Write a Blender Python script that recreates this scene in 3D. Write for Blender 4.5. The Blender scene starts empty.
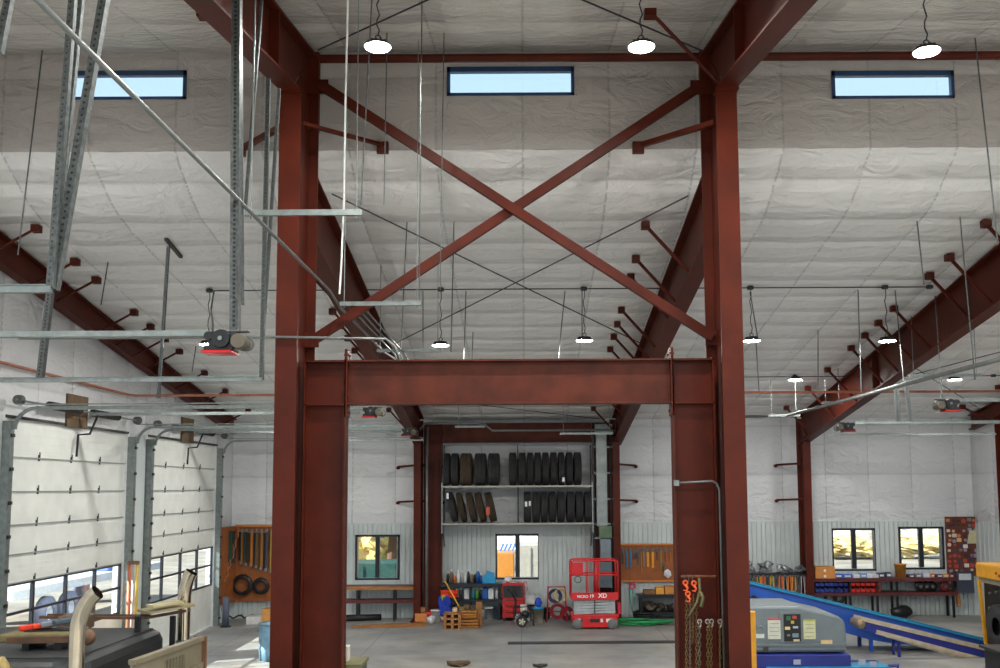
import bpy, bmesh, math, random
from mathutils import Vector, Matrix, Euler
C = bpy.context.scene.collection
R = math.radians
rnd = random.Random(7)
# ------------------------------------------------------------------ camera
H = 4.05
PITCH, ROLL, FPX, CX, CY = R(5.23), R(-0.3), 960.0, 524.0, 400.0
cd = bpy.data.cameras.new('camera'); cam = bpy.data.objects.new('camera', cd); C.objects.link(cam)
cd.sensor_width = 36; cd.sensor_fit = 'HORIZONTAL'; cd.lens = 36*FPX/1000
cd.shift_x = (500-CX)/1000; cd.shift_y = (CY-334)/1000; cd.clip_end = 500
cam.matrix_world = Matrix.Translation((0, 0, H)) @ Euler((R(90)+PITCH, 0, 0)).to_matrix().to_4x4() @ Matrix.Rotation(ROLL, 4, 'Z')
bpy.context.scene.camera = cam
RM = cam.matrix_world.to_3x3()
def ray(px, py):
    return RM @ Vector(((px-CX)/FPX, (CY-py)/FPX, -1))
def at(px, py, Y=None, X=None, Z=None):
    r = ray(px, py)
    t = Y/r.y if Y is not None else X/r.x if X is not None else (Z-H)/r.z
    return Vector((0, 0, H)) + r*t
# ------------------------------------------------------------------ world, sun, exposure
W = bpy.data.worlds.new('sky'); bpy.context.scene.world = W; W.use_nodes = True
nt = W.node_tree; bg = nt.nodes['Background']
tc = nt.nodes.new('ShaderNodeTexCoord'); sx = nt.nodes.new('ShaderNodeSeparateXYZ'); cr = nt.nodes.new('ShaderNodeValToRGB')
nt.links.new(tc.outputs['Generated'], sx.inputs[0]); nt.links.new(sx.outputs['Z'], cr.inputs[0]); nt.links.new(cr.outputs[0], bg.inputs[0])
cr.color_ramp.elements[0].position = 0.0; cr.color_ramp.elements[0].color = (.70, .88, 1, 1)
cr.color_ramp.elements[1].position = .7; cr.color_ramp.elements[1].color = (.50, .76, 1, 1)
bg.inputs[1].default_value = .52
sl = bpy.data.lights.new('sun', 'SUN'); so = bpy.data.objects.new('sun', sl); C.objects.link(so)
sl.energy = 7.5; sl.angle = R(.6); sl.color = (1, .95, .86)
so.rotation_euler = Vector((-1, -.42, .62)).to_track_quat('Z', 'Y').to_euler()
vs = bpy.context.scene.view_settings
vs.view_transform = 'Standard'; vs.look = 'None'; vs.gamma = 1; vs.use_curve_mapping = False; vs.exposure = 1.3
bpy.context.scene.display_settings.display_device = 'sRGB'
LAMP = 235.0
# ------------------------------------------------------------------ materials
def lin(c): return tuple(((v/255)/12.92 if v/255 <= .04045 else ((v/255+.055)/1.055)**2.4) for v in c)
MC = {}
def mat(name, c, rough=.5, metal=0., var=.12, scale=6., bump=.0, c2=None, em=0, stretch=None, spec=.5):
    if name in MC: return MC[name]
    m = bpy.data.materials.new(name); m.use_nodes = True; n = m.node_tree; b = n.nodes['Principled BSDF']
    l = lin(c); b.inputs['Roughness'].default_value = rough; b.inputs['Metallic'].default_value = metal
    b.inputs['Specular IOR Level'].default_value = spec
    t = n.nodes.new('ShaderNodeTexCoord'); mp = n.nodes.new('ShaderNodeMapping'); no = n.nodes.new('ShaderNodeTexNoise')
    n.links.new(t.outputs['Object'], mp.inputs[0]); n.links.new(mp.outputs[0], no.inputs['Vector'])
    if stretch: mp.inputs['Scale'].default_value = stretch
    no.inputs['Scale'].default_value = scale; no.inputs['Detail'].default_value = 4
    r = n.nodes.new('ShaderNodeValToRGB'); n.links.new(no.outputs['Fac'], r.inputs[0])
    l2 = lin(c2) if c2 else tuple(v*(1+var) for v in l); l1 = l if c2 else tuple(v*(1-var) for v in l)
    r.color_ramp.elements[0].position = .35; r.color_ramp.elements[1].position = .65
    r.color_ramp.elements[0].color = (*l1, 1); r.color_ramp.elements[1].color = (*[min(1, v) for v in l2], 1)
    n.links.new(r.outputs[0], b.inputs['Base Color'])
    if bump:
        bp = n.nodes.new('ShaderNodeBump'); bp.inputs['Strength'].default_value = bump; bp.inputs['Distance'].default_value = .02
        n.links.new(no.outputs['Fac'], bp.inputs['Height']); n.links.new(bp.outputs[0], b.inputs['Normal'])
    if em:
        b.inputs['Emission Color'].default_value = (*l, 1); b.inputs['Emission Strength'].default_value = em
    MC[name] = m; return m
def col(c, rough=.5, metal=0.):   # plain painted or plastic colour
    return mat('paint_%d_%d_%d_%d' % (*c, int(metal*9)), c, rough, metal, .08, 9)
def insulation(name, axU, spU, offU, axV, spV, offV, tint=(206, 204, 200)):
    m = bpy.data.materials.new(name); m.use_nodes = True; n = m.node_tree; b = n.nodes['Principled BSDF']; L = n.links.new
    b.inputs['Roughness'].default_value = .24 if 'nave' in name else .34 if 'cler' in name else .42
    t = n.nodes.new('ShaderNodeTexCoord'); s = n.nodes.new('ShaderNodeSeparateXYZ'); L(t.outputs['Object'], s.inputs[0])
    wob = n.nodes.new('ShaderNodeTexNoise'); wob.inputs['Scale'].default_value = 1.3; L(t.outputs['Object'], wob.inputs['Vector'])
    def mth(op, a, bb=None, c=None):
        q = n.nodes.new('ShaderNodeMath'); q.operation = op
        for i, v in enumerate((a, bb, c)):
            if v is None: continue
            if isinstance(v, (int, float)): q.inputs[i].default_value = v
            else: L(v, q.inputs[i])
        return q.outputs[0]
    def line(ax, sp, off, w):
        v = mth('ADD', s.outputs[ax], mth('MULTIPLY', wob.outputs['Fac'], .035))
        v = mth('DIVIDE', mth('SUBTRACT', v, off), sp)
        d = mth('ABSOLUTE', mth('SUBTRACT', mth('FRACT', mth('ADD', v, .5)), .5))
        return mth('SUBTRACT', 1, mth('SMOOTH_MIN', mth('DIVIDE', d, w/sp), 1, .1)), d
    lu, du = line(axU, spU, offU, .028); lv, dv = line(axV, spV, offV, .05)
    stp = n.nodes.new('ShaderNodeTexNoise'); stp.inputs['Scale'].default_value = 14; L(t.outputs['Object'], stp.inputs['Vector'])
    luc = mth('MULTIPLY', lu, mth('GREATER_THAN', stp.outputs['Fac'], .44))
    lines = mth('MINIMUM', mth('ADD', mth('MULTIPLY', mth('MAXIMUM', luc, 0), .45), mth('MULTIPLY', mth('MAXIMUM', lv, 0), .2)), 1)
    big = n.nodes.new('ShaderNodeTexNoise'); big.inputs['Scale'].default_value = .55; big.inputs['Detail'].default_value = 3; L(t.outputs['Object'], big.inputs['Vector'])
    mix = n.nodes.new('ShaderNodeMix'); mix.data_type = 'RGBA'; L(big.outputs['Fac'], mix.inputs['Factor'])
    a = lin(tint); mix.inputs['A'].default_value = (*[v*.93 for v in a], 1); mix.inputs['B'].default_value = (*[min(1, v*1.07) for v in a], 1)
    mx = n.nodes.new('ShaderNodeMix'); mx.data_type = 'RGBA'; L(lines, mx.inputs['Factor']); L(mix.outputs['Result'], mx.inputs['A']); mx.inputs['B'].default_value = (.17, .17, .165, 1)
    L(mx.outputs['Result'], b.inputs['Base Color'])
    mp = n.nodes.new('ShaderNodeMapping'); L(t.outputs['Object'], mp.inputs[0])
    sc = [1, 1, 1]; sc[{'X': 0, 'Y': 1, 'Z': 2}[axV]] = 1.0; sc[{'X': 0, 'Y': 1, 'Z': 2}[axU]] = .55; mp.inputs['Scale'].default_value = sc
    w1 = n.nodes.new('ShaderNodeTexNoise'); w1.inputs['Scale'].default_value = 3.2; w1.inputs['Detail'].default_value = 7; w1.inputs['Distortion'].default_value = 1.4; L(mp.outputs[0], w1.inputs['Vector'])
    w2 = n.nodes.new('ShaderNodeTexVoronoi'); w2.feature = 'DISTANCE_TO_EDGE'; w2.inputs['Scale'].default_value = 2.4
    vm = n.nodes.new('ShaderNodeVectorMath'); vm.operation = 'MULTIPLY_ADD'; L(w1.outputs['Color'], vm.inputs[0]); vm.inputs[1].default_value = (.6, .6, .6); L(mp.outputs[0], vm.inputs[2])
    L(vm.outputs[0], w2.inputs['Vector'])
    rd = mth('SMOOTH_MIN', w2.outputs['Distance'], .07, .03)
    h = mth('ADD', mth('MULTIPLY', w1.outputs['Fac'], .9), mth('MULTIPLY', rd, .8))
    h = mth('ADD', h, mth('MULTIPLY', mth('MINIMUM', mth('MULTIPLY', du, 5), 1), .5)); h = mth('ADD', h, mth('MULTIPLY', mth('MINIMUM', mth('MULTIPLY', dv, 4), 1), .8))
    bp = n.nodes.new('ShaderNodeBump'); bp.inputs['Strength'].default_value = .9; bp.inputs['Distance'].default_value = .085; L(h, bp.inputs['Height']); L(bp.outputs[0], b.inputs['Normal'])
    return m
RED = mat('red_oxide_primer', (80, 27, 12), .5, 0, .2, 1.6, .05, spec=.22)
REDD = mat('red_oxide_beam', (84, 36, 22), .55, 0, .28, 2.2, .08, spec=.25)
GALV = mat('galvanised_steel', (132, 140, 139), .42, .6, .14, 12)
GALVD = mat('perforated_galvanised', (92, 97, 97), .5, .55, .3, 26)
PIPE = mat('grey_conduit', (122, 126, 125), .4, .6, .1, 8)
ROD = mat('dark_rod', (70, 72, 74), .5, .6)
LINER = mat('white_liner_panel', (200, 208, 208), .4, 0, .05, 2)
DOORW = mat('white_door_panel', (232, 235, 230), .45, 0, .04, 3)
BLACK = mat('black_paint', (24, 24, 27), .4, 0, .2)
DARKF = mat('dark_window_frame', (30, 34, 44), .4, 0, .1)
WOOD = mat('tan_wood', (176, 122, 68), .65, 0, 0, 3, .1, c2=(140, 90, 48), stretch=(1, 1, 6))
PEG = mat('brown_board', (150, 86, 42), .7, 0, .15, 4)
RUB = mat('tyre_rubber', (48, 48, 50), .75, 0, .25, 14, .2)
RUBB = mat('tyre_rubber_brown', (70, 58, 44), .8, 0, .25, 14, .2)
CHROME = mat('chrome', (205, 195, 175), .12, 1, .1, 3)
DARKM = mat('dark_red_shelf', (88, 34, 36), .5, 0, .15)
CONC = mat('oil_stained_concrete', (134, 136, 138), .5, 0, 0, .6, .04, c2=(158, 157, 152))
ORP = mat('orange_gas_pipe', (160, 100, 78), .5, 0, .15)
def glassmat():
    m = bpy.data.materials.new('window_glass'); m.use_nodes = True; n = m.node_tree; n.nodes.clear()
    o = n.nodes.new('ShaderNodeOutputMaterial'); tr = n.nodes.new('ShaderNodeBsdfTransparent'); g = n.nodes.new('ShaderNodeBsdfGlossy'); mi = n.nodes.new('ShaderNodeMixShader')
    tr.inputs[0].default_value = (.93, .96, .97, 1); g.inputs['Roughness'].default_value = .03; mi.inputs[0].default_value = .06
    n.links.new(tr.outputs[0], mi.inputs[1]); n.links.new(g.outputs[0], mi.inputs[2]); n.links.new(mi.outputs[0], o.inputs[0]); return m
GLASS = glassmat()
# ------------------------------------------------------------------ mesh helpers
class M:
    def __init__(s): s.bm = bmesh.new()
    def face(s, pts):
        try: s.bm.faces.new([s.bm.verts.new(p) for p in pts])
        except ValueError: pass
    def hexa(s, P):
        v = [s.bm.verts.new(p) for p in P]
        for f in ((0,3,2,1),(4,5,6,7),(0,1,5,4),(1,2,6,5),(2,3,7,6),(3,0,4,7)): s.bm.faces.new([v[i] for i in f])
    def box(s, x0, x1, y0, y1, z0, z1):
        s.hexa([(x0,y0,z0),(x1,y0,z0),(x1,y1,z0),(x0,y1,z0),(x0,y0,z1),(x1,y0,z1),(x1,y1,z1),(x0,y1,z1)]); return s
    def cb(s, x, y, z, a, b, c): return s.box(x-a/2, x+a/2, y-b/2, y+b/2, z, z+c)
    def bar(s, p, q, w, h, up=None):
        p, q = Vector(p), Vector(q); d = (q-p).normalized()
        u = Vector(up) if up else (Vector((0,0,1)) if abs(d.z) < .95 else Vector((0,1,0)))
        a = d.cross(u).normalized(); b = a.cross(d).normalized(); a *= w/2; b *= h/2
        s.hexa([p-a-b, p+a-b, p+a+b, p-a+b, q-a-b, q+a-b, q+a+b, q-a+b]); return s
    def angle(s, p, q, w=.05, t=.006, up=None):
        p, q = Vector(p), Vector(q); d = (q-p).normalized()
        u = Vector(up) if up else (Vector((0,0,1)) if abs(d.z) < .95 else Vector((0,1,0)))
        a = d.cross(u).normalized(); b = a.cross(d).normalized()
        s.bar(p+a*w/2, q+a*w/2, w, t, b); s.bar(p+b*w/2, q+b*w/2, t, w, b); return s
    def tube(s, pts, r, n=8, cap=True):
        pts = [Vector(p) for p in pts]; rings = []
        prev = None
        for i, p in enumerate(pts):
            d = ((pts[min(i+1, len(pts)-1)] - pts[max(i-1, 0)])).normalized()
            if prev is None:
                u = Vector((0,0,1)) if abs(d.z) < .9 else Vector((1,0,0)); a = d.cross(u).normalized()
            else:
                a = (prev - d*prev.dot(d)).normalized()
            prev = a; b = d.cross(a)
            rr = r[i] if isinstance(r, (list, tuple)) else r
            rings.append([s.bm.verts.new(p + a*rr*math.cos(2*math.pi*k/n) + b*rr*math.sin(2*math.pi*k/n)) for k in range(n)])
        for A, B in zip(rings, rings[1:]):
            for k in range(n): s.bm.faces.new((A[k], A[(k+1) % n], B[(k+1) % n], B[k]))
        if cap: s.bm.faces.new(rings[0][::-1]); s.bm.faces.new(rings[-1])
        return s
    def lathe(s, prof, c=(0,0,0), ax='z', n=20, closed=False):
        c = Vector(c); rings = []
        for r, h in prof:
            ring = []
            for k in range(n):
                a = 2*math.pi*k/n; u, v = r*math.cos(a), r*math.sin(a)
                ring.append(s.bm.verts.new(c + Vector({'z': (u, v, h), 'x': (h, u, v), 'y': (u, h, v)}[ax])))
            rings.append(ring)
        prs = list(zip(rings, rings[1:])) + ([(rings[-1], rings[0])] if closed else [])
        for A, B in prs:
            for k in range(n): s.bm.faces.new((A[k], A[(k+1) % n], B[(k+1) % n], B[k]))
        return s
    def prism(s, poly, lo, hi, ax='x'):
        f = {'x': lambda a, b, h: (h, a, b), 'y': lambda a, b, h: (a, h, b), 'z': lambda a, b, h: (a, b, h)}[ax]
        A = [s.bm.verts.new(f(a, b, lo)) for a, b in poly]; B = [s.bm.verts.new(f(a, b, hi)) for a, b in poly]
        s.bm.faces.new(A[::-1]); s.bm.faces.new(B); n = len(A)
        for i in range(n): s.bm.faces.new((A[i], A[(i+1) % n], B[(i+1) % n], B[i]))
        return s
    def torus(s, c, Rr, r, ax='y', n=20, k=6):
        prof = [(Rr + r*math.cos(2*math.pi*i/k), r*math.sin(2*math.pi*i/k)) for i in range(k)]
        return s.lathe(prof, c, ax, n, True)
    def blob(s, c, sx, sy, sz, seed=0, amp=.25, sub=2, flat=True):
        r_ = random.Random(seed); o = bmesh.ops.create_icosphere(s.bm, subdivisions=sub, radius=1)
        ph = [r_.uniform(0, 6) for _ in range(6)]
        for v in o['verts']:
            p = v.co.copy(); k = 1 + amp*(math.sin(p.x*3.1+ph[0])*math.sin(p.y*2.7+ph[1]) + .6*math.sin(p.z*5+ph[2]+p.x*4) + .35*math.sin(p.y*9+ph[3]))
            v.co = Vector((c[0]+p.x*k*sx, c[1]+p.y*k*sy, c[2]+(p.z*k)*sz + sz*.9))
            if flat and v.co.z < c[2]: v.co.z = c[2]
        return s
    def build(s, name, m, parent=None, smooth=False, bevel=0, loc=None):
        bmesh.ops.recalc_face_normals(s.bm, faces=s.bm.faces)
        if bevel: bmesh.ops.bevel(s.bm, geom=[e for e in s.bm.edges if len(e.link_faces) == 2 and e.calc_face_angle(0) > .5], offset=bevel, segments=2, affect='EDGES', profile=.5)
        if parent is not None: base = wloc(parent)
        elif loc is not None: base = Vector(loc)
        else:
            vs_ = [v.co for v in s.bm.verts]; base = Vector(((min(v.x for v in vs_)+max(v.x for v in vs_))/2, (min(v.y for v in vs_)+max(v.y for v in vs_))/2, min(v.z for v in vs_)))
        bmesh.ops.translate(s.bm, verts=s.bm.verts, vec=-base)
        me = bpy.data.meshes.new(name); s.bm.to_mesh(me); s.bm.free(); me.materials.append(m)
        if smooth:
            for p in me.polygons: p.use_smooth = True
        o = bpy.data.objects.new(name, me); C.objects.link(o)
        if parent is not None: o.parent = parent
        else: o.location = base
        return o
def wloc(o):
    v = Vector(o.location)
    while o.parent: o = o.parent; v += Vector(o.location)
    return v
def tag(o, label, cat, group=None, kind=None):
    o['label'] = label; o['category'] = cat
    if group: o['group'] = group
    if kind: o['kind'] = kind
    return o
def thing(name, label, cat, loc, group=None):
    o = bpy.data.objects.new(name, None); C.objects.link(o); o.location = loc; o.empty_display_size = .1
    return tag(o, label, cat, group)
def struct(o, label=None, cat=None):
    o['kind'] = 'structure'
    if label: o['label'] = label; o['category'] = cat
    return o
def copy_tree(o, parent=None):
    c = o.copy(); C.objects.link(c); c.parent = parent
    for ch in list(o.children): copy_tree(ch, c)
    return c
ORD = ['first', 'second', 'third', 'fourth', 'fifth', 'sixth', 'seventh', 'eighth', 'ninth', 'tenth', 'eleventh', 'twelfth']
# ------------------------------------------------------------------ building dimensions
YW, YC = 30.7, 14.7          # back wall, clerestory wall
XL, XR = -9.3, 14.25
L1, R1, R2 = -3.3, 2.9, 8.75
def roofz(y): return H + 4.82 - .164*(y-YC)
def drape(y): return roofz(y) + (.52*max(0, 1-(y-YC)/1.45)**1.6 if y < YC+1.45 else 0)
def navez(y): return H + 6.92 - .178*(YC-y)
Y0 = -2.0
# floor: slab with a saw-cut joint pattern
def floor_material():
    m = CONC; n = m.node_tree; L = n.links.new; b = n.nodes['Principled BSDF']
    t = n.nodes.new('ShaderNodeTexCoord'); s = n.nodes.new('ShaderNodeSeparateXYZ'); L(t.outputs['Object'], s.inputs[0])
    def mth(op, a, bb=0):
        q = n.nodes.new('ShaderNodeMath'); q.operation = op
        for i, v in enumerate((a, bb)):
            if isinstance(v, (int, float)): q.inputs[i].default_value = v
            else: L(v, q.inputs[i])
        return q.outputs[0]
    def ln(a, sp, off): return mth('LESS_THAN', mth('ABSOLUTE', mth('SUBTRACT', mth('FRACT', mth('ADD', mth('DIVIDE', mth('SUBTRACT', a, off), sp), .5)), .5)), .012/sp*1.2)
    k = mth('MAXIMUM', ln(s.outputs['X'], 3.9, -.1), ln(s.outputs['Y'], 5.2, 3.2))
    st = n.nodes.new('ShaderNodeTexNoise'); st.inputs['Scale'].default_value = 1.1; st.inputs['Detail'].default_value = 8; st.inputs['Roughness'].default_value = .65; L(t.outputs['Object'], st.inputs['Vector'])
    rr = n.nodes.new('ShaderNodeValToRGB'); L(st.outputs['Fac'], rr.inputs[0]); rr.color_ramp.elements[0].position = .3; rr.color_ramp.elements[0].color = (.74, .71, .66, 1); rr.color_ramp.elements[1].position = .55; rr.color_ramp.elements[1].color = (1, 1, 1, 1)
    src = b.inputs['Base Color'].links[0].from_socket
    mu = n.nodes.new('ShaderNodeMix'); mu.data_type = 'RGBA'; mu.blend_type = 'MULTIPLY'; mu.inputs['Factor'].default_value = 1; L(src, mu.inputs['A']); L(rr.outputs[0], mu.inputs['B'])
    mx = n.nodes.new('ShaderNodeMix'); mx.data_type = 'RGBA'; L(mth('MULTIPLY', k, .6), mx.inputs['Factor']); L(mu.outputs['Result'], mx.inputs['A']); mx.inputs['B'].default_value = (.08, .08, .08, 1)
    L(mx.outputs['Result'], b.inputs['Base Color']); return m
struct(M().box(XL, XR, Y0, YW+.1, -.15, 0).build('floor', floor_material(), loc=(0, 0, 0)), 'grey oil-stained concrete floor', 'floor')
# ground outside
gm = mat('pale_dirt_ground', (150, 144, 134), .9, 0, 0, .5, .1, c2=(120, 112, 100))
g = M(); g.box(-120, XL-.35, -60, 120, -.3, -.12); g.box(XR+.3, 120, -60, 120, -.3, -.12); g.box(XL-.35, XR+.3, YW+.4, 120, -.3, -.12); g.box(XL-.35, XR+.3, -60, Y0, -.3, -.12)
struct(g.build('ground', gm, loc=(0, 0, 0)), 'pale dirt yard outside the building', 'ground')
# walls with holes
def wall_y(m, x0, x1, z0, z1, y, holes, t=.0):
    xs = sorted({x0, x1, *[h[0] for h in holes], *[h[1] for h in holes]}); zs = sorted({z0, z1, *[h[2] for h in holes], *[h[3] for h in holes]})
    for a, b in zip(xs, xs[1:]):
        for c, d in zip(zs, zs[1:]):
            if any(h[0] <= (a+b)/2 <= h[1] and h[2] <= (c+d)/2 <= h[3] for h in holes): continue
            m.box(a, b, y, y+t, c, d)
def px_rect(x0, y0, x1, y1, Y):
    a, b = at(x0, y1, Y=Y), at(x1, y0, Y=Y); return (a.x, b.x, a.z, b.z)
wins = [px_rect(355, 534.5, 400, 580, YW), px_rect(495, 533.5, 540, 579.5, YW), px_rect(832, 528, 876, 571, YW), px_rect(899.5, 526.5, 943, 569.5, YW)]
cler = [px_rect(68, 71, 187, 100, YC), px_rect(447, 67, 574, 96, YC), px_rect(832, 71, 953, 99, YC)]
LT = H-1.14                                # top of the liner panel
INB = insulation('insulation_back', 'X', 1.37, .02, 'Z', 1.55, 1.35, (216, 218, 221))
INC = insulation('insulation_clerestory', 'X', 1.37, .02, 'Z', 1.24, 9.32, (180, 175, 171))  # same white insulation; greyer tint puts the dimmer clerestory light into the colour
INR = insulation('insulation_roof', 'X', 1.37, .02, 'Y', .92, 16.15, (242, 242, 241))  # same white again, tint raised to stand in for brighter bounced light
INN = insulation('insulation_nave', 'X', 1.37, .02, 'Y', 1.5, 13.2, (206, 203, 197))  # in-between tint of that white, carrying the nave's light level
INL = insulation('insulation_left', 'Y', 1.37, .5, 'Z', 1.55, 1.35, (216, 218, 221))
m = M(); wall_y(m, XL-.3, XR+.3, 0, roofz(YW)+.12, YW, wins, .22)
struct(m.build('wall_back', INB, loc=(0, 0, 0)), 'back wall of white wrinkled insulation', 'wall')
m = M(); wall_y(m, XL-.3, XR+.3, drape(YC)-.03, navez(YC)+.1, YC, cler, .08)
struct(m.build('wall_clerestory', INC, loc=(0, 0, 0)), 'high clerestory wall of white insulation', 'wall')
# left wall with door openings
DY = [(17.2, 22.5), (23.75, 29.05)]; DZ = H+1.34
m = M()
ys = sorted({Y0, 8, YC, YC+.5, YC+1.5, 30.7+.22, *DY[0], *DY[1]})
for a, b in zip(ys, ys[1:]):
    hole = any(d[0] <= (a+b)/2 <= d[1] for d in DY)
    f = navez if b <= YC else drape
    z0 = DZ if hole else 0
    m.hexa([(XL-.25,a,z0),(XL,a,z0),(XL,b,z0),(XL-.25,b,z0),(XL-.25,a,f(a)+.1),(XL,a,f(a)+.1),(XL,b,f(b)+.1),(XL-.25,b,f(b)+.1)])
struct(m.build('wall_left', INL, loc=(0, 0, 0)), 'left wall of white insulation around the overhead doors', 'wall')
m = M()
for a, b in ((Y0, YC), (YC, YC+.5), (YC+.5, YC+1.5), (YC+1.5, 30.7+.22)):
    f = navez if b <= YC else drape
    m.hexa([(XR,a,0),(XR+.25,a,0),(XR+.25,b,0),(XR,b,0),(XR,a,f(a)+.1),(XR+.25,a,f(a)+.1),(XR+.25,b,f(b)+.1),(XR,b,f(b)+.1)])
struct(m.build('wall_right', INL, loc=(0, 0, 0)), 'right wall of white insulation', 'wall')
# ceilings: insulation sagging between purlins
def ceil(name, y0, y1, f, pitch, off, mt, lbl):
    bm = bmesh.new(); nx = int((XR-XL)/.114); ny = int((y1-y0)/.092)
    V = []
    for j in range(ny+1):
        y = y0 + (y1-y0)*j/ny; row = []
        ph = ((y-off)/pitch) % 1; sag = .016*math.sin(math.pi*ph)**.5
        for i in range(nx+1):
            x = XL + (XR-XL)*i/nx; pu = ((x-.02)/1.37) % 1
            z = f(y) - sag - .02*math.sin(math.pi*pu)**.5 + .01*math.sin(x*5.1+y*3)*math.sin(x*2.3-y*4.4)
            row.append(bm.verts.new((x, y, z)))
        V.append(row)
    for j in range(ny):
        for i in range(nx): bm.faces.new((V[j][i], V[j+1][i], V[j+1][i+1], V[j][i+1]))
    me = bpy.data.meshes.new(name); bm.to_mesh(me); bm.free(); me.materials.append(mt)
    for p in me.polygons: p.use_smooth = True
    o = bpy.data.objects.new(name, me); C.objects.link(o)
    struct(o, lbl, 'ceiling'); return o
ceil('ceiling', YC, YW+.05, drape, .92, 16.15, INR, 'sloping lower ceiling of white insulation')
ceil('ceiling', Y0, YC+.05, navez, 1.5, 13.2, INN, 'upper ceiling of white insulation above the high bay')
m = M()   # metal roof deck over both, so that no daylight leaks in
for a, b, f in ((YC+.09, YC+.5, drape), (YC+.5, YC+1.5, drape), (YC+1.5, YW+.6, roofz), (Y0, YC+.3, navez)):
    m.hexa([(XL-.5,a,f(a)+.12),(XR+.5,a,f(a)+.12),(XR+.5,b,f(b)+.12),(XL-.5,b,f(b)+.12),(XL-.5,a,f(a)+.2),(XR+.5,a,f(a)+.2),(XR+.5,b,f(b)+.2),(XL-.5,b,f(b)+.2)])
struct(m.build('roof', GALV, loc=(0, 0, 0)), 'metal roof deck', 'roof')
# ribbed liner panels
def liner_y(m, x0, x1, z1, y, holes):
    x = x0
    while x < x1-.01:
        for a, b, d in ((0, .115, .05), (.115, .14, .01), (.14, .27, .05), (.27, .3, .01)):
            p, q = x+a, min(x+b, x1)
            if q <= p: continue
            cuts = [h for h in holes if h[0] < (p+q)/2 < h[1]]
            if cuts:
                m.box(p, q, y-d, y, 0, cuts[0][2]); m.box(p, q, y-d, y, cuts[0][3], z1)
            else: m.box(p, q, y-d, y, 0, z1)
        x += .3
m = M(); liner_y(m, XL, XR, LT, YW, wins); m.box(XL, XR, YW-.05, YW, LT, LT+.05)
struct(m.build('trim_1', LINER, loc=(0, 0, 0)), 'white ribbed metal liner panel along the back wall', 'trim')
m = M()
y = 29.2
while y < YW-.05: m.box(XL, XL+.012, y, y+.2, 0, LT); m.box(XL, XL+.04, y+.2, y+.25, 0, LT); m.box(XL, XL+.012, y+.25, y+.3, 0, LT); y += .3
struct(m.build('trim_2', LINER, loc=(0, 0, 0)), 'white ribbed liner panel in the left corner', 'trim')
m = M(); y = YC+1
while y < YW-.05: m.box(XR-.012, XR, y, y+.2, 0, LT); m.box(XR-.04, XR, y+.2, y+.25, 0, LT); m.box(XR-.012, XR, y+.25, y+.3, 0, LT); y += .3
struct(m.build('trim_3', LINER, loc=(0, 0, 0)), 'white ribbed liner panel along the right wall', 'trim')
# windows
def window(i, r, Y, slider=True, depth=.2):
    x0, x1, z0, z1 = r; t = .07 if slider else .05
    w = bpy.data.objects.new('window_%d' % i, None); C.objects.link(w); w.location = ((x0+x1)/2, Y, z0); struct(w)
    yo = Y
    m = M()
    for a in ((x0, x0+t, z0, z1), (x1-t, x1, z0, z1), (x0, x1, z0, z0+t*.8), (x0, x1, z1-t*(1 if slider else 1.6), z1)): m.box(a[0], a[1], yo-.03, Y+depth, a[2], a[3])
    m.build('window_frame', DARKF if slider else mat('blue_grey_frame', (38, 66, 104), .4), w)
    if slider:
        M().box((x0+x1)/2-.07, (x0+x1)/2+.07, Y, Y+.1, z0+t, z1-t).build('meeting_stile', DARKF, w)
    M().box(x0+t, x1-t, Y+depth-.04, Y+depth-.03, z0+t*.8, z1-t).build('pane', GLASS, w)
    return w
for i, r in enumerate(wins): window(i+1, r, YW)
for i, r in enumerate(cler): window(i+5, r, YC, False, .06)
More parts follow.
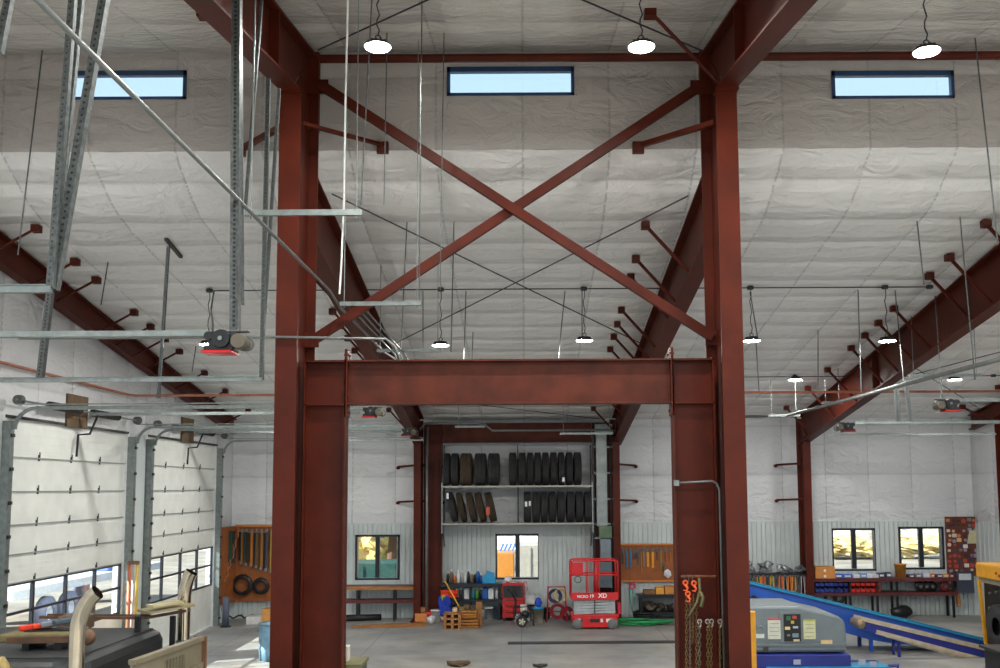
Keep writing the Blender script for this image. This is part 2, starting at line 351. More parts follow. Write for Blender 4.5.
# ------------------------------------------------------------------ overhead doors in the left wall
seams = [0, .62, 1.2, 2.36, 2.88, 3.42, 4.03, 4.66, 5.39]
for di, (ya, yb) in enumerate(DY):
    d = bpy.data.objects.new('door_%d' % (di+1), None); C.objects.link(d); d.location = (XL, (ya+yb)/2, 0); struct(d)
    XD = XL-.06
    for k, (z0, z1) in enumerate(zip(seams, seams[1:])):
        if k == 2:
            m = M(); zm = (z0+z1)/2
            for z in (z0, zm, z1-.05): m.box(XD-.05, XD, ya, yb, z, z+.05)
            for j in range(5):
                yy = ya + (yb-ya)*j/4; m.box(XD-.05, XD+.012, yy-.035, yy+.035, z0, z1)
            fr = m.build('glazed_section', DARKF, d)
            for j in range(4):
                for z in (z0, zm): M().box(XD-.03, XD-.02, ya+(yb-ya)*j/4+.035, ya+(yb-ya)*(j+1)/4-.035, z+.05, z+.53).build('pane', GLASS, fr)
        else:
            m = M(); m.box(XD-.05, XD, ya, yb, z0+.003, z1-.003)
            for q in range(1, 5): zz = z0+(z1-z0)*q/5; m.box(XD, XD+.004, ya, yb, zz-.02, zz+.02)
            sec = m.build('door_section', DOORW, d)
            if k not in (0, 1): 
                for j in (1, 2, 3):
                    yy = ya+(yb-ya)*j/4; M().box(XD, XD+.015, yy-.025, yy+.025, z0-.05, z0+.07).box(XD+.015, XD+.03, yy-.01, yy+.01, z0-.0, z0+.12).build('hinge', GALVD, sec)
            if k > 2: M().box(XD, XD+.03, ya, yb, z0-.012, z0+.012).build('astragal', col((150, 154, 150)), sec)
    for s, yy in (('near', ya-.1), ('far', yb+.06)):
        pts = [(XL+.12, yy+.02, 0)]; pts += [(XL+.12, yy+.02, DZ-.35)]
        tr = M(); tr.box(XL+.0, XL+.16, yy-.05, yy+.09, 0, DZ-.1); tr.build('vertical_track', GALV, d)
        cv = [(XL+.2+.38-.38*math.cos(R(a)), yy+.02, DZ-.25+.38*math.sin(R(a))) for a in range(0, 91, 15)]
        m = M()
        for p, q in zip(cv, cv[1:]): m.bar(p, q, .06, .05, (0, 0, 1) if abs(p[2]-q[2]) < .3 else None)
        m.bar(cv[-1], (XL+6.25, yy+.02, cv[-1][2]), .06, .06); m.bar((XL+.2, yy+.05, cv[-1][2]+.07), (XL+6.25, yy+.05, cv[-1][2]+.07), .05, .02)
        m.build('horizontal_track', GALV, d)
        m = M()
        for q in range(9): m.cb(XL+.17, yy+.02, .2+q*.6, .04, .1, .06)
        m.build('track_bracket', BLACK, d)
    # torsion shaft, springs, drums, header board
    zt = DZ+.28; M().tube([(XL+.22, ya-.1, zt), (XL+.22, yb+.1, zt)], .02, 8).build('torsion_shaft', GALV, d)
    m = M(); yc = (ya+yb)/2
    for k in range(46): m.torus((XL+.22, yc+.3+k*.028, zt), .062, .017, 'y', 10, 5)
    m.build('torsion_spring', BLACK, d)
    m = M()
    for k in range(46): m.torus((XL+.22, yc-.3-k*.028, zt), .062, .017, 'y', 10, 5)
    m.build('torsion_spring', BLACK, d)
    for yy in (ya-.02, yb-.02): M().lathe([(.001, -.05), (.09, -.05), (.075, 0), (.1, .05), (.001, .05)], (XL+.22, yy, zt), 'y', 14).build('cable_drum', GALVD, d)
    M().box(XL, XL+.05, yc-.45, yc+.45, DZ-.05, DZ+.62).build('header_board', mat('weathered_boards', (104, 84, 62), .8, 0, .3, 5, .1, stretch=(1, 5, .6)), d)
    # arm from door to trolley, rail and operator
    M().tube([(XL+.05, yc, DZ-.65), (XL+.07, yc, DZ-.2), (XL+.3, yc+.02, DZ-.18), (XL+.42, yc+.02, DZ+.12), (XL+.5, yc, DZ+.3)], .025, 8).build('door_arm', BLACK, d)
    M().box(XL+.3, XL+5.9, yc-.05, yc+.05, H+1.54, H+1.6).build('opener_rail', GALV, d)
    M().box(XL-.02, XL+.02, ya-.03, yb+.03, DZ-.03, DZ+.02).build('top_seal', BLACK, d)
M().box(XL, XL+.02, DY[0][1]+.15, DY[1][0]-.2, 0, DZ).build('trim_4', LINER, loc=(0, 0, 0))['kind'] = 'structure'
M().box(XL, XL+.02, 16.2, DY[0][0]-.16, 0, DZ).build('trim_5', LINER, loc=(0, 0, 0))['kind'] = 'structure'
# ------------------------------------------------------------------ steel frame
def isec(name, X, top, bot, fw=.28, t=.03, m_=None, parent=None, web=.02):
    """I section in the YZ plane: web polygon between two polylines, flanges along both"""
    m = M(); m.prism(top+bot[::-1], X-web/2, X+web/2, 'x')
    for line in (top, bot):
        for p, q in zip(line, line[1:]): m.bar((X, p[0], p[1]), (X, q[0], q[1]), fw, t, (0, -(q[1]-p[1]), (q[0]-p[0])) if True else None)
    return m.build(name, m_ or RED, parent)
def column(X, side):
    t = thing('steel_column', 'tall dark red steel column %s of the X brace' % side, 'column', (X, 13.8, 0), 'tall steel columns')
    isec('column_shaft', X, [(13.22, 0), (13.22, H+5.62)], [(14.3, 0), (14.4, H+6.7)], .3, .03, None, t)
    M().box(X-.16, X+.16, 13.1, 13.35, H+5.6, H+5.64).box(X-.15, X+.15, 14.33, 14.45, H+5.5, H+6.75).build('end_plate', RED, t)
    M().box(X-.22, X+.22, 13.1, 14.5, 0, .03).build('base_plate', RED, t)
    m = M()
    for k in (-.1, -.04, .04, .1):
        m.lathe([(.001, .03), (.022, .03), (.022, 0), (.001, 0)], (X+k, 13.26, H+5.56), 'z', 6)
    m.build('bolt', BLACK, t)
    for sgn, (px, py) in ((-1, (240, 150) if X < 0 else (638, 147)), (1, (383, 147) if X < 0 else (800, 150))):
        if X > 0 and sgn > 0: continue
        e = at(px, py, Y=YC-.03); s = Vector((X+sgn*.15, 13.4, H+5.2))
        m = M(); m.angle(s, e, .07, .012); m.box(e.x-.09, e.x+.09, e.y-.06, e.y+.02, e.z-.11, e.z+.07); m.build('knee_brace', RED, t)
    return t
colL = column(L1, 'left'); colR = column(R1, 'right')
# nave rafters rising toward the clerestory
for X, side in ((L1, 'left'), (R1, 'right')):
    t = thing('steel_rafter', 'deep dark red rafter above the %s tall column, running toward the camera' % side, 'rafter', (X, 13.3, H+5.65), 'upper rafters')
    f = lambda y: H+5.66-.165*(13.2-y)
    isec('rafter_beam', X, [(2, navez(2)-.2), (14.32, navez(14.3)-.2)], [(2, navez(2)-1.0), (13.2, H+5.67)], .3, .03, None, t)
    M().box(X-.14, X+.14, 12.0, 12.03, f(12)+.03, navez(12)-.22).build('stiffener', RED, t)
    if X < 0: a, b = at(204, 15, Y=12.6), Vector((X-.1, 11.9, f(11.9)+.05))
    else: a, b = at(650, 14, Y=12.6), Vector((X-.1, 13.3, H+5.75))
    m = M(); m.angle(a, b, .06, .012); m.box(a.x-.08, a.x+.08, a.y-.08, a.y+.08, a.z-.05, navez(a.y)-.03 if a.z < navez(a.y)-.03 else a.z+.05); m.build('flange_brace', RED, t)
PY = [16.15, 17.6, 18.5, 20.35, 21.27, 22.15, 23.1, 24.95, 26.75, 29.0]
def lower_rafter(X, sgn, label, fw=.28, y0=14.45, y1=30.2, dx=.8, dp=1.0):
    t = thing('steel_rafter', label, 'rafter', (X, 22, H+2.6), 'lower rafters')
    T = lambda y: roofz(y)-.09
    isec('rafter_beam', X, [(y0, T(y0)), (y1, T(y1))], [(y0, T(y0)-1.02*dp), (y1, T(y1)-.86*dp)], fw, .03, None, t)
    for yy in (23.6, 23.66): M().box(X-.13, X+.13, yy, yy+.025, T(yy)-.9*dp, T(yy)-.05).build('splice_plate', RED, t)
    for sg in ([sgn] if sgn else [-1, 1]):
        for yy in PY:
            if yy < y0+.4 : continue
            e = Vector((X+sg*dx, yy, T(yy)-.03)); s = Vector((X+sg*.03, yy+.05, T(yy)-.88*dp))
            m = M(); m.angle(s, e, .045, .008); m.box(e.x-.07, e.x+.07, e.y-.07, e.y+.07, e.z-.05, e.z+.075); m.build('flange_brace', RED, t)
    return t
lower_rafter(L1, -1, 'dark red lower rafter sloping back from the left tall column')
lower_rafter(R1, -1, 'dark red lower rafter sloping back from the right tall column')
lower_rafter(R2, -1, 'dark red lower rafter crossing the right bay to the slim back column')
lower_rafter(XL+.14, 1, 'dark red end rafter against the left wall', .2, 14.8, dp=.5)
lower_rafter(XR-.16, -1, 'dark red end rafter at the far right edge', .2, 14.8, dp=.5)
# back columns
for X, lab in ((L1, 'dark red back column left of the tyre rack'), (R1-.07, 'dark red back column right of the electrical cabinets'), (R2-.03, 'slim dark red back column between tyre rack bay and right windows')):
    t = thing('steel_column', lab, 'column', (X, 30.1, 0), 'back columns')
    yt = H+1.55
    isec('column_shaft', X, [(29.75, 0), (29.62, yt)], [(30.35, 0), (30.38, roofz(30.3)-.12)], .22, .025, None, t)
    M().box(X-.2, X+.2, 29.6, 30.5, 0, .025).build('base_plate', RED, t)
    for sg in ((-1, 1) if X < 6 else (-1,)):
        if X > 0 and X < 6 and sg < 0: continue
        for z in (H+.66, H-.45):
            e = Vector((X+sg*.72, YW-.08, z)); m = M(); m.angle((X+sg*.08, 29.9, z+.03), e, .06, .01); m.blob((e.x, e.y, e.z-.06), .07, .06, .06, 3, .1, 1); m.build('girt_brace', RED, t)
# right end column with conduit
t = thing('steel_column', 'red steel column cropped by the right edge of the photo', 'column', (XR-.1, 28.4, 0))
isec('column_shaft', XR-.14, [(28.15, 0), (28.15, H+2.0)], [(28.55, 0), (28.55, H+2.0)], .2, .02, None, t); M().box(XR-.26, XR-.02, 28.1, 28.6, 0, .02).build('base_plate', RED, t)
# portal frame under the X brace: sections with web facing the camera (XZ plane)
YP = 14.0
def portal(YP, xl, xr, cw, zt, zb, fw, tg, cat_label, mt):
    out = []
    for sgn, x0, x1, side in ((1, xl, xl+cw, 'left'), (-1, xr-cw, xr, 'right')):
        t = thing('portal_column', '%s portal column, %s' % (cat_label[0], cat_label[1+(sgn < 0)]), 'column', ((x0+x1)/2, YP, 0), tg)
        M().box(x0, x1, YP-.012, YP+.012, 0, zt-.03).build('web', mt, t)
        M().box(x0, x0+.025, YP-fw/2, YP+fw/2, 0, zt-.02).build('flange', mt, t)
        M().box(x1-.025, x1, YP-fw/2, YP+fw/2, 0, zt+.02).build('flange', mt, t)
        M().box(x0-.05, x1+.05, YP-fw/2-.04, YP+fw/2+.04, 0, .025).build('base_plate', mt, t)
        M().box(x0, x1, YP-fw/2, YP+fw/2, zb-.012, zb+.012).build('stiffener', mt, t)
        M().box(x0, x1, YP-fw/2, YP+fw/2, zt-.03, zt).build('cap_plate', mt, t)
        if cat_label[0].startswith('wide'):
            xj = x1 if sgn > 0 else x0
            m = M()
            for zz in (zt-.08, zt-.02+.1, zb+.12, zb-.1):
                for dy in (-.08, .08): m.lathe([(.001, -.035), (.018, -.035), (.018, .035), (.001, .035)], (xj, YP+dy, zz), 'x', 6)
            m.box(xj-.02, xj+.02, YP-fw/2, YP+fw/2, zb-.18, zt+.16); m.build('end_plate', mt, t)
        out.append(t)
    t = thing('portal_beam', cat_label[3], 'beam', ((xl+xr)/2, YP, zb))
    a, b = xl+cw+.02, xr-cw-.02
    M().box(a, b, YP-.012, YP+.012, zb+.02, zt-.02).build('web', REDD, t)
    M().box(a, b, YP-fw/2, YP+fw/2, zt-.025, zt).build('top_flange', REDD, t)
    M().box(a, b, YP-fw/2, YP+fw/2, zb, zb+.025).build('bottom_flange', REDD, t)
    return out
portal(YP, L1+.1, R1-.13, .61, H+1.87, H+1.22, .26, 'portal columns of the front frame', ('wide dark red', 'beside the left tall column', 'hung with chains beside the right tall column', 'wide rusty red beam spanning between the two tall columns'), RED)
portal(30.15, L1+.16, R1-.2, .57, H+2.03, H+1.42, .26, 'portal columns of the back frame', ('narrower dark red', 'at the back left of the tyre rack', 'behind the grey electrical cabinets', 'dark red beam over the tyre rack at the back wall'), RED)
# X brace
YB = 14.2
def gus(m, a): m.box(*a)
q = {k: at(*v, Y=YB) for k, v in dict(tl=(322, 87), tr=(697, 87), bl=(312, 340), br=(712, 338)).items()}
for (a, b, lab, dy, n1, n2) in (('tl', 'br', 'dark red diagonal brace falling from upper left to lower right', -.06, 'l', 'r'), ('tr', 'bl', 'dark red diagonal brace falling from upper right to lower left', .06, 'r', 'l')):
    A, B = q[a], q[b]; t = thing('cross_brace', lab, 'brace', (A+B)/2, 'X brace between the tall columns')
    o = Vector((0, dy, 0)); M().bar(A+o, B+o, .1, .14, (0, 0, 1)).build('brace_tube', RED, t)
    for P, s in ((A, a), (B, b)):
        xc = L1+.01 if s.endswith('l') else R1-.01
        x0, x1 = sorted((xc, P.x+(.1 if s.endswith('l') else -.1))); M().box(x0, x1, YB-.012+dy*.2, YB+.012+dy*.2, P.z-.11, P.z+.11).build('gusset_plate', RED, t)
# eave struts at clerestory
for x0, x1, lab in ((L1+.05, R1-.05, 'dark red strut along the top of the clerestory between the tall columns'), (R1+.4, XR, 'dark red strut along the top of the clerestory in the right bay')):
    a = at(500, 58, Y=14.4); M().tube([(x0, 14.4, a.z), (x1, 14.4, a.z)], .065, 10).build('eave_strut', RED); o = C.objects[-1]
    tag(o, lab, 'strut', 'clerestory struts')
# thin dark crossed rods of the roof bracing
def rodthing(name, pts, r, mt, label, cat, group=None, n=6):
    o = M().tube(pts, r, n).build(name, mt); return tag(o, label, cat, group)
def onroof(px, py, drop=.12, f='l'):
    r = ray(px, py)
    if f == 'l': t = (4.82+.164*YC-drop)/(r.z+.164*r.y)
    else: t = (6.92-.178*YC-drop)/(r.z-.178*r.y)
    return Vector((0, 0, H))+r*t
for a, b, f, lab in (((332, 194), (640, 343), 'l', 'thin brace rod under the lower ceiling falling to the right behind the X brace'), ((688, 196), (392, 345), 'l', 'thin brace rod under the lower ceiling falling to the left behind the X brace'),
                     ((455, 402), (600, 419), 'l', 'short thin brace rod under the ceiling above the tyre rack'), ((318, 50), (432, -2), 'n', 'thin brace rod rising right under the upper ceiling by the left lamp'), ((578, -2), (712, 55), 'n', 'thin brace rod falling right under the upper ceiling by the middle lamp'),
                     ((917, 369), (988, 414), 'l', 'thin brace rod under the ceiling near the right hanging opener'), ((846, 392), (1000, 352), 'l', 'thin brace rod rising to the right under the right ceiling')):
    rodthing('brace_rod', [onroof(*a, f=f), onroof(*b, f=f)], .012, ROD, lab, 'rod', 'roof bracing rods')
# ------------------------------------------------------------------ pendants
def make_lamp():
    t = thing('high_bay_lamp', 'x', 'lamp', (0, 0, 0), 'round high bay lamps')
    M().lathe([(.001, .085), (.05, .085), (.07, .06), (.1, .055), (.165, .03), (.17, .0), (.165, -.004)], n=28).build('housing', BLACK, t, True)
    m = M()
    for k in range(12):
        a = k*math.pi/6; m.bar((.05*math.cos(a), .05*math.sin(a), .07), (.13*math.cos(a), .13*math.sin(a), .055), .008, .03)
    m.build('heat_fins', BLACK, t)
    M().lathe([(.001, -.008), (.155, -.008), (.162, .002)], n=28).build('diffuser', mat('lamp_glow', (255, 252, 245), .5, 0, 0, em=LAMP), t)
    M().lathe([(.001, -.02), (.02, -.02), (.022, -.008)], n=12).build('sensor', BLACK, t)
    M().torus((0, 0, .12), .035, .008, 'y', 12, 6).build('hook', ROD, t)
    return t
lampP = make_lamp(); first = True
lamps = [(-1.83, 11.7, 5.57, 1.6, 'round lit lamp hanging high left of the middle clerestory window'), (1.51, 11.7, 5.55, 1.6, 'round lit lamp hanging high beside the right tall column'), (5.12, 11.7, 5.47, 1.6, 'round lit lamp hanging high before the right clerestory window'),
         (-1.67, 19.1, 2.86, 0, 'small lit lamp just above the left end of the portal beam'), (1.22, 19.1, 2.94, 0, 'small lit lamp above the right half of the portal beam'), (4.58, 19.1, 2.92, 0, 'small lit lamp just right of the right tall column'), (7.3, 19.1, 2.9, 0, 'small lit lamp in front of the right bay rafter'),
         (-6.34, 19.1, 2.9, 0, 'lit lamp behind the large left door opener'),
         (7.27, 25.6, 2.85, 0, 'small lit lamp far back above the slim column'), (11.55, 25.6, 2.83, 0, 'small lit lamp far back at the right between rafters'), (-6.3, 25.6, 2.2, 0, 'lit lamp far back over the left doors'),
         ] + [(x, y, 5.3-.17*(11.7-y), 1, 'lit lamp in the high bay beyond the top of the photo') for x in (-7, -1.8, 1.5, 5.1, 11) for y in (2.5, 7)] + [(-7.5, 11.7, 5.5, 1, 'lit high bay lamp beyond the left edge'), (11, 11.7, 5.5, 1, 'lit high bay lamp beyond the right edge')]
for x, y, z, _, lab in lamps:
    l = lampP if first else copy_tree(lampP); first = False
    l.location = (x, y, H+z); l['label'] = lab
    top = (navez(y) if y < YC else roofz(y))-.05
    if abs(x) < 8 and 'beyond' not in lab:
        n_ = 9; pts = [(x+.02*math.sin(k*1.9), y, H+z+.15+(top-H-z-.15)*k/n_) for k in range(n_+1)]
        rodthing('lamp_cord', pts, .009, ROD, 'wavy cord of the '+lab, 'cord', 'lamp cords')
    elif 'beyond' not in lab:
        rodthing('lamp_cord', [(x, y, H+z+.15), (x, y, top)], .009, ROD, 'cord of the '+lab, 'cord', 'lamp cords')
# conduits along the ceiling with junction boxes
def conduit(pts, r, mt, label, boxes=(), group=None, name='conduit', cat='conduit'):
    t = thing(name, label, cat, pts[0], group); M().tube(pts, r, 8).build('pipe', mt, t, True)
    for b in boxes: M().lathe([(.001, -.035), (.06, -.035), (.075, 0), (.06, .035), (.001, .035)], b, 'z', 12).build('junction_box', mt, t)
    return t
zc = roofz(19.1)-.1
conduit([(-6.34, 19.1, zc), (8.25, 19.1, zc)], .012, ROD, 'thin conduit with junction boxes running across the lower ceiling', [(x, 19.1, zc) for x in (-6.34, -2.6, -1.67, 1.22, 4.58, 7.3, 8.2)])
zc = roofz(25.6)-.1
conduit([(-6.3, 25.6, zc), (13.5, 25.6, zc)], .012, ROD, 'thin conduit across the ceiling far back', [(x, 25.6, zc) for x in (7.27, 11.55, 12.6)])
# orange gas pipe: along the left wall then across the building
ga, gb = at(0, 368, X=XL+.12), at(137, 396, X=XL+.12)
gb.z = H+2.2; zg = gb.z
conduit([(XL+.12, 9, zg+.1), (XL+.12, 22.2, zg), (XL+.2, 22.4, zg), (13.9, 22.4, zg)], .03, ORP, 'orange gas pipe along the left wall then across the bays', name='gas_pipe', cat='pipe')
# left service pipe over trapeze struts, and slanting right pipe
zt = H+2.83
P0 = at(28, 0, Z=zt)
conduit([(-2.82, 2, zt), (-2.78, 13.6, zt), (-2.75, 14.2, zt-.12), (-2.7, 18.5, zt-.2), (-2.5, 19.3, zt-.28)], .02, PIPE, 'long grey pipe slanting from the top left corner toward the left column', name='service_pipe', cat='pipe')
for k in range(3):
    conduit([(-2.62+.1*k, 14.6, zt-.1), (-2.6+.1*k, 17.6, zt-.13), (-2.45+.1*k, 18.0, zt-.3), (-2.45+.1*k, 22.5, zt-.8)], .014, PIPE, '%s of three parallel conduits bending down over the portal beam' % ('leftmost', 'middle', 'rightmost')[k], group='bent conduits')
a, b = at(276, 337, Y=13.17), at(386, 339, Y=13.17)
conduit([(-7, 13.17, a.z), a, b, (b.x+.12, 13.17, b.z-.1), (b.x+.2, 13.17, b.z-.3)], .02, PIPE, 'horizontal grey conduit crossing in front of the left tall column')
for (xa, ya, xb, yb, Y, lab) in ((245, 214, 362, 213, 9.8, 'nearest and highest'), (340, 304.5, 421, 304, 14.0, 'second'), (377, 351, 441, 351, 18.0, 'third and farthest')):
    A, B = at(xa, ya, Y=Y), at(xb, yb, Y=Y); B.z = A.z
    t = thing('trapeze_hanger', 'galvanised trapeze strut under the pipes, %s from the camera' % lab, 'hanger', A, 'trapeze struts')
    M().box(A.x, B.x, Y-.02, Y+.02, A.z-.02, A.z+.04).build('strut_channel', GALV, t)
    top = (navez(Y) if Y < YC else roofz(Y))-.04
    for x in (A.x+.06, B.x-.06): M().tube([(x, Y, A.z-.05), (x, Y, top)], .009 if x < A.x+.5 else .006, 6).build('hanging_rod', GALV, t)
for (xa, ya, xb, yb, Y, lab) in ((768, 416, 800, 419, 26, 'left of the slim back column'), (909, 376, 981, 378, 21, 'beside the far right opener'), (822, 403, 843, 403, 25, 'under the right rafter'), (455, 427, 485, 427, 28, 'over the tyre rack at left'), (560, 434, 613, 434, 28, 'over the tyre rack at right')):
    A, B = at(xa, ya, Y=Y), at(xb, yb, Y=Y); B.z = A.z
    t = thing('trapeze_hanger', 'small galvanised strut %s' % lab, 'hanger', A, 'far trapeze struts')
    M().box(A.x, B.x, Y-.02, Y+.02, A.z-.02, A.z+.04).build('strut_channel', GALV, t)
    for x in (A.x+.1, B.x-.1): M().tube([(x, Y, A.z-.03), (x, Y, roofz(Y)-.04)], .008, 5).build('hanging_rod', GALV, t)
# right slanting pipes
zr = H+1.92
conduit([(7.3, 12, zr), (7.15, 26, zr), (5.9, 26.4, zr)], .04, PIPE, 'pale pipe slanting across the right rafter toward the back', name='service_pipe', cat='pipe')
conduit([(7.45, 12, zr+.05), (7.28, 26, zr+.05)], .02, PIPE, 'thin pale conduit beside the slanting pipe at right')
# over the tyre rack
a = at(418, 426, Y=28.5)
conduit([(-3.1, 28.5, a.z-.1), (-2.95, 28.5, a.z+.08), (-1.2, 28.5, a.z+.06), (-.95, 28.5, a.z-.15), (2.7, 28.5, a.z-.15)], .03, PIPE, 'pale conduit crossing before the beam over the tyre rack')
# white rope like cord and thin vertical rods
rodthing('hanging_cord', [at(348, -3, Y=9.9), at(345.5, 100, Y=9.95), at(344, 200, Y=10), at(341.5, 262, Y=10), at(339.5, 294, Y=10.0)], .011, mat('white_cord', (225, 228, 226), .6), 'thick white cord hanging beside the left column', 'cord')
rods = [(372, -3, 361, 205, 9.9), (387, 33, 384, 205, 12.5), (422, -3, 419, 300, 12.2), (444, 33, 440, 290, 12.8), (407, 222, 401, 348, 16), (454, 222, 451, 352, 16), (466, 291, 464, 360, 19), (473, 332, 472, 360, 21), (423, 291, 423, 350, 19),
        (565, 291, 558, 361, 19.3), (582, 290, 582, 338, 19.3), (42, 60, 18, 255, 12), (975, 38, 998, 245, 11.5), (917, 221, 924, 285, 16), (960, 217, 975, 380, 16), (858, 290, 861, 393, 19), (750, 292, 758, 340, 19.5), (756, 342, 759, 392, 20), (818, 330, 818, 392, 22), (895, 290, 904, 385, 20), (935, 296, 942, 400, 21), (108, 262, 101, 305, 18), (196, 346, 192, 372, 20)]
for i, (xa, ya, xb, yb, Y) in enumerate(rods):
    if ya > 10:
        A = onroof(xa, ya, .03, 'n' if Y < YC else 'l')
        if Y < YC and A.y > YC-.3: A = at(xa, ya, Y=YC-.3); A.z = navez(A.y)-.03
        Y = A.y
    else: A = at(xa, ya, Y=Y); A.z = min(A.z, navez(Y)-.03)
    B = at(xb, yb, Y=Y)
    reg = 'left of the left column' if xa < 280 else 'between the tall columns' if xa < 700 else 'in the right bay'
    rodthing('hanging_rod', [A, B], .008 if Y < 14 else .011, GALVD, 'thin vertical rod %s, top at %d percent of photo width' % (reg, round(xa/10)), 'rod', 'thin hanging rods')
# ------------------------------------------------------------------ door hardware hung in the foreground
def hangangle(a, b, Y, w, label, Y2=None):
    A, B = at(*a, Y=Y), at(*b, Y=Y2 or Y)
    nz = navez(A.y) if A.y < YC else roofz(A.y)
    t = thing('hanger_angle', label, 'hanger', B, 'perforated hanger angles')
    if A.z > nz-.03: A = B+(A-B)*((nz-.03-B.z)/(A.z-B.z))
    m = M(); d = (A-B); n = int(d.length/.045); m.bar(A, B, w, .004, (0, 1, 0)); e = Vector((w/2, .02, 0)); m.bar(A+e, B+e, .004, w, (0, 1, 0))
    m.build('angle_iron', GALVD, t)
    m = M()
    for k in range(1, n):
        c = B+d*k/n; m.lathe([(.001, 0), (w*.18, 0)], (c.x, c.y-w/2*0-.006-w*.05, c.z), 'y', 6)
    m.build('punched_holes', BLACK, t); t.children[-1]['kind'] = 'stuff'
    return t
YT = 6.4
hangangle((72, -10), (49, 288), YT, .045, 'long perforated angle iron hanging at left, leftmost of the bundle')
hangangle((104, -10), (52, 290), YT+.05, .06, 'long dark perforated angle iron hanging at left, leaning from upper right')
hangangle((80, -8), (58, 215), YT+.4, .04, 'dark angle iron hanging between the two perforated ones at left')
hangangle((9, -10), (-3, 52), YT, .05, 'angle iron cropped by the top left corner')
hangangle((236, -10), (234, 330), 9.2, .09, 'wide perforated angle iron carrying the large door opener')
hangangle((239, -8), (241, 305), 9.4, .04, 'short perforated angle iron beside the opener hanger')
hangangle((262, -10), (245, 205), 10.5, .03, 'pale strap hanging in front of the left rafter')
hangangle((268, 78), (261, 380), 11.8, .05, 'long angle iron holding the near end of the door track')
hangangle((279, 88), (263, 330), 11.9, .035, 'thin angle iron just left of the left tall column')
hangangle((168, 246), (158, 398), onroof(168, 246, .05).y, .05, 'dark angle iron hanging in the middle of the left bay')
hangangle((49, 292), (39, 378), 11.8, .08, 'short dark angle iron dropping to the track at left')
hangangle((896, 388), (898, 424), 20, .1, 'pale angle iron hanging in the right bay, left one of two')
hangangle((905, 380), (911, 424), 20, .08, 'pale angle iron hanging in the right bay, right one of two')
m = M(); a, b = at(166, 239, Y=17.1), at(181, 257, Y=17.5); tag(M().bar(onroof(166, 239, .06), onroof(181, 257, .06), .06, .05).build('ceiling_channel', ROD), 'short dark channel fixed to the ceiling in the left bay', 'channel')
def trackbar(x0, x1, y, Y, label, extra=True, hang=True):
    A, B = at(x0, y, Y=Y), at(x1, y, Y=Y); B.z = A.z
    t = thing('overhead_door_track', label, 'door track', A, 'horizontal overhead door tracks')
    M().box(A.x, B.x, Y-.02, Y+.02, A.z-.022, A.z+.022).build('track_channel', GALV, t)
    if extra: M().box(A.x, B.x, Y+.03, Y+.036, A.z-.02, A.z+.045).box(A.x, B.x, Y+.0, Y+.05, A.z+.03, A.z+.036).build('back_angle', GALV, t)
    return t
trackbar(-60, 51, 290, YT, 'nearest overhead door track, high at the left edge')
trackbar(-60, 262, 381, 11.8, 'long overhead door track ending left of the left column')
trackbar(855, 1100, 423, 20.0, 'overhead door track at right, upper one'); trackbar(828, 996, 435, 26.4, 'overhead door track at right, lower one')
def opener(px, py, Y, wpx, label, rail_to, flip=1):
    c = at(px, py, Y=Y); s = wpx/FPX*Y/.55
    t = thing('door_opener', label, 'door opener', c, 'overhead door openers')
    X, Z = c.x, c.z
    def b(n, x0, x1, y0, y1, z0, z1, mt): return M().box(X+flip*x0*s if flip > 0 else X-x1*s, X+x1*s if flip > 0 else X-x0*s, Y+y0*s, Y+y1*s, Z+z0*s, Z+z1*s).build(n, mt, t, bevel=.006)
    b('gear_case', -.2, .1, -.1, .12, -.06, .1, BLACK)
    b('base_pan', -.27, .05, -.12, .14, -.13, -.1, mat('glossy_red', (200, 30, 34), .25))
    b('chassis', -.25, .06, -.1, .13, -.1, -.05, BLACK)
    M().lathe([(.001, -.02), (.085, -.02), (.09, 0), (.085, .03), (.001, .03)], (X-.06*s*flip, Y-.12*s, Z+.02*s), 'y', 18).build('pulley', BLACK, t)
    M().lathe([(.001, -.01), (.022, -.01), (.022, .0), (.001, .0)], (X-.06*s*flip, Y-.15*s, Z+.02*s), 'y', 10).build('pulley_hub', GALV, t)
    M().lathe([(.001, -.02), (.04, -.02), (.04, .04), (.001, .04)], (X-.2*s*flip, Y-.1*s, Z+.05*s), 'y', 14).build('motor_sheave', BLACK, t)
    M().lathe([(.001, -.13), (.07, -.13), (.075, -.1), (.075, .08), (.001, .08)], (X+.13*s*flip, Y-.02*s, Z-.01*s), 'y', 16).build('motor', mat('motor_grey', (104, 98, 84), .4, .4), t)
    M().torus((X+.2*s*flip, Y-.06*s, Z-.03*s), .07*s, .012*s, 'y', 16, 6).build('chain_wheel', GALVD, t)
    b('mount_bracket', .0, .2, -.04, .04, .1, .12, GALVD)
    rz = Z+.09*s
    x0 = rail_to
    x0, x1 = sorted((x0, X-.22*s*flip)); M().box(x0, x1, Y-.05, Y+.05, rz-.03*s, rz+.03*s).build('rail', GALV, t)
    return t
opener(230, 342, 9.2, 52, 'large door opener with red base pan hanging left of the left column', XL+.05)
opener(374, 412, 19.5, 24, 'door opener with red base visible just under the portal beam', -4.5)
opener(410, 432, 25.9, 18, 'small far door opener beside the back left column', -5)
opener(844, 427, 24, 22, 'door opener with red base hanging near the slim back column', 13.9, -1)
opener(945, 405, 17.3, 28, 'dark door opener hanging in the far right bay', 13.9, -1)
for (xa, ya, xb, yb, Y) in ((226, 292, 230, 336, 9.25), ):
    pts = [at(214, 291, Y=11), at(211, 310, Y=11), at(213, 325, Y=10), at(212, 340, Y=9.3)]
    rodthing('supply_cord', pts, .01, ROD, 'wavy cord dropping from the ceiling to the large door opener', 'cord')
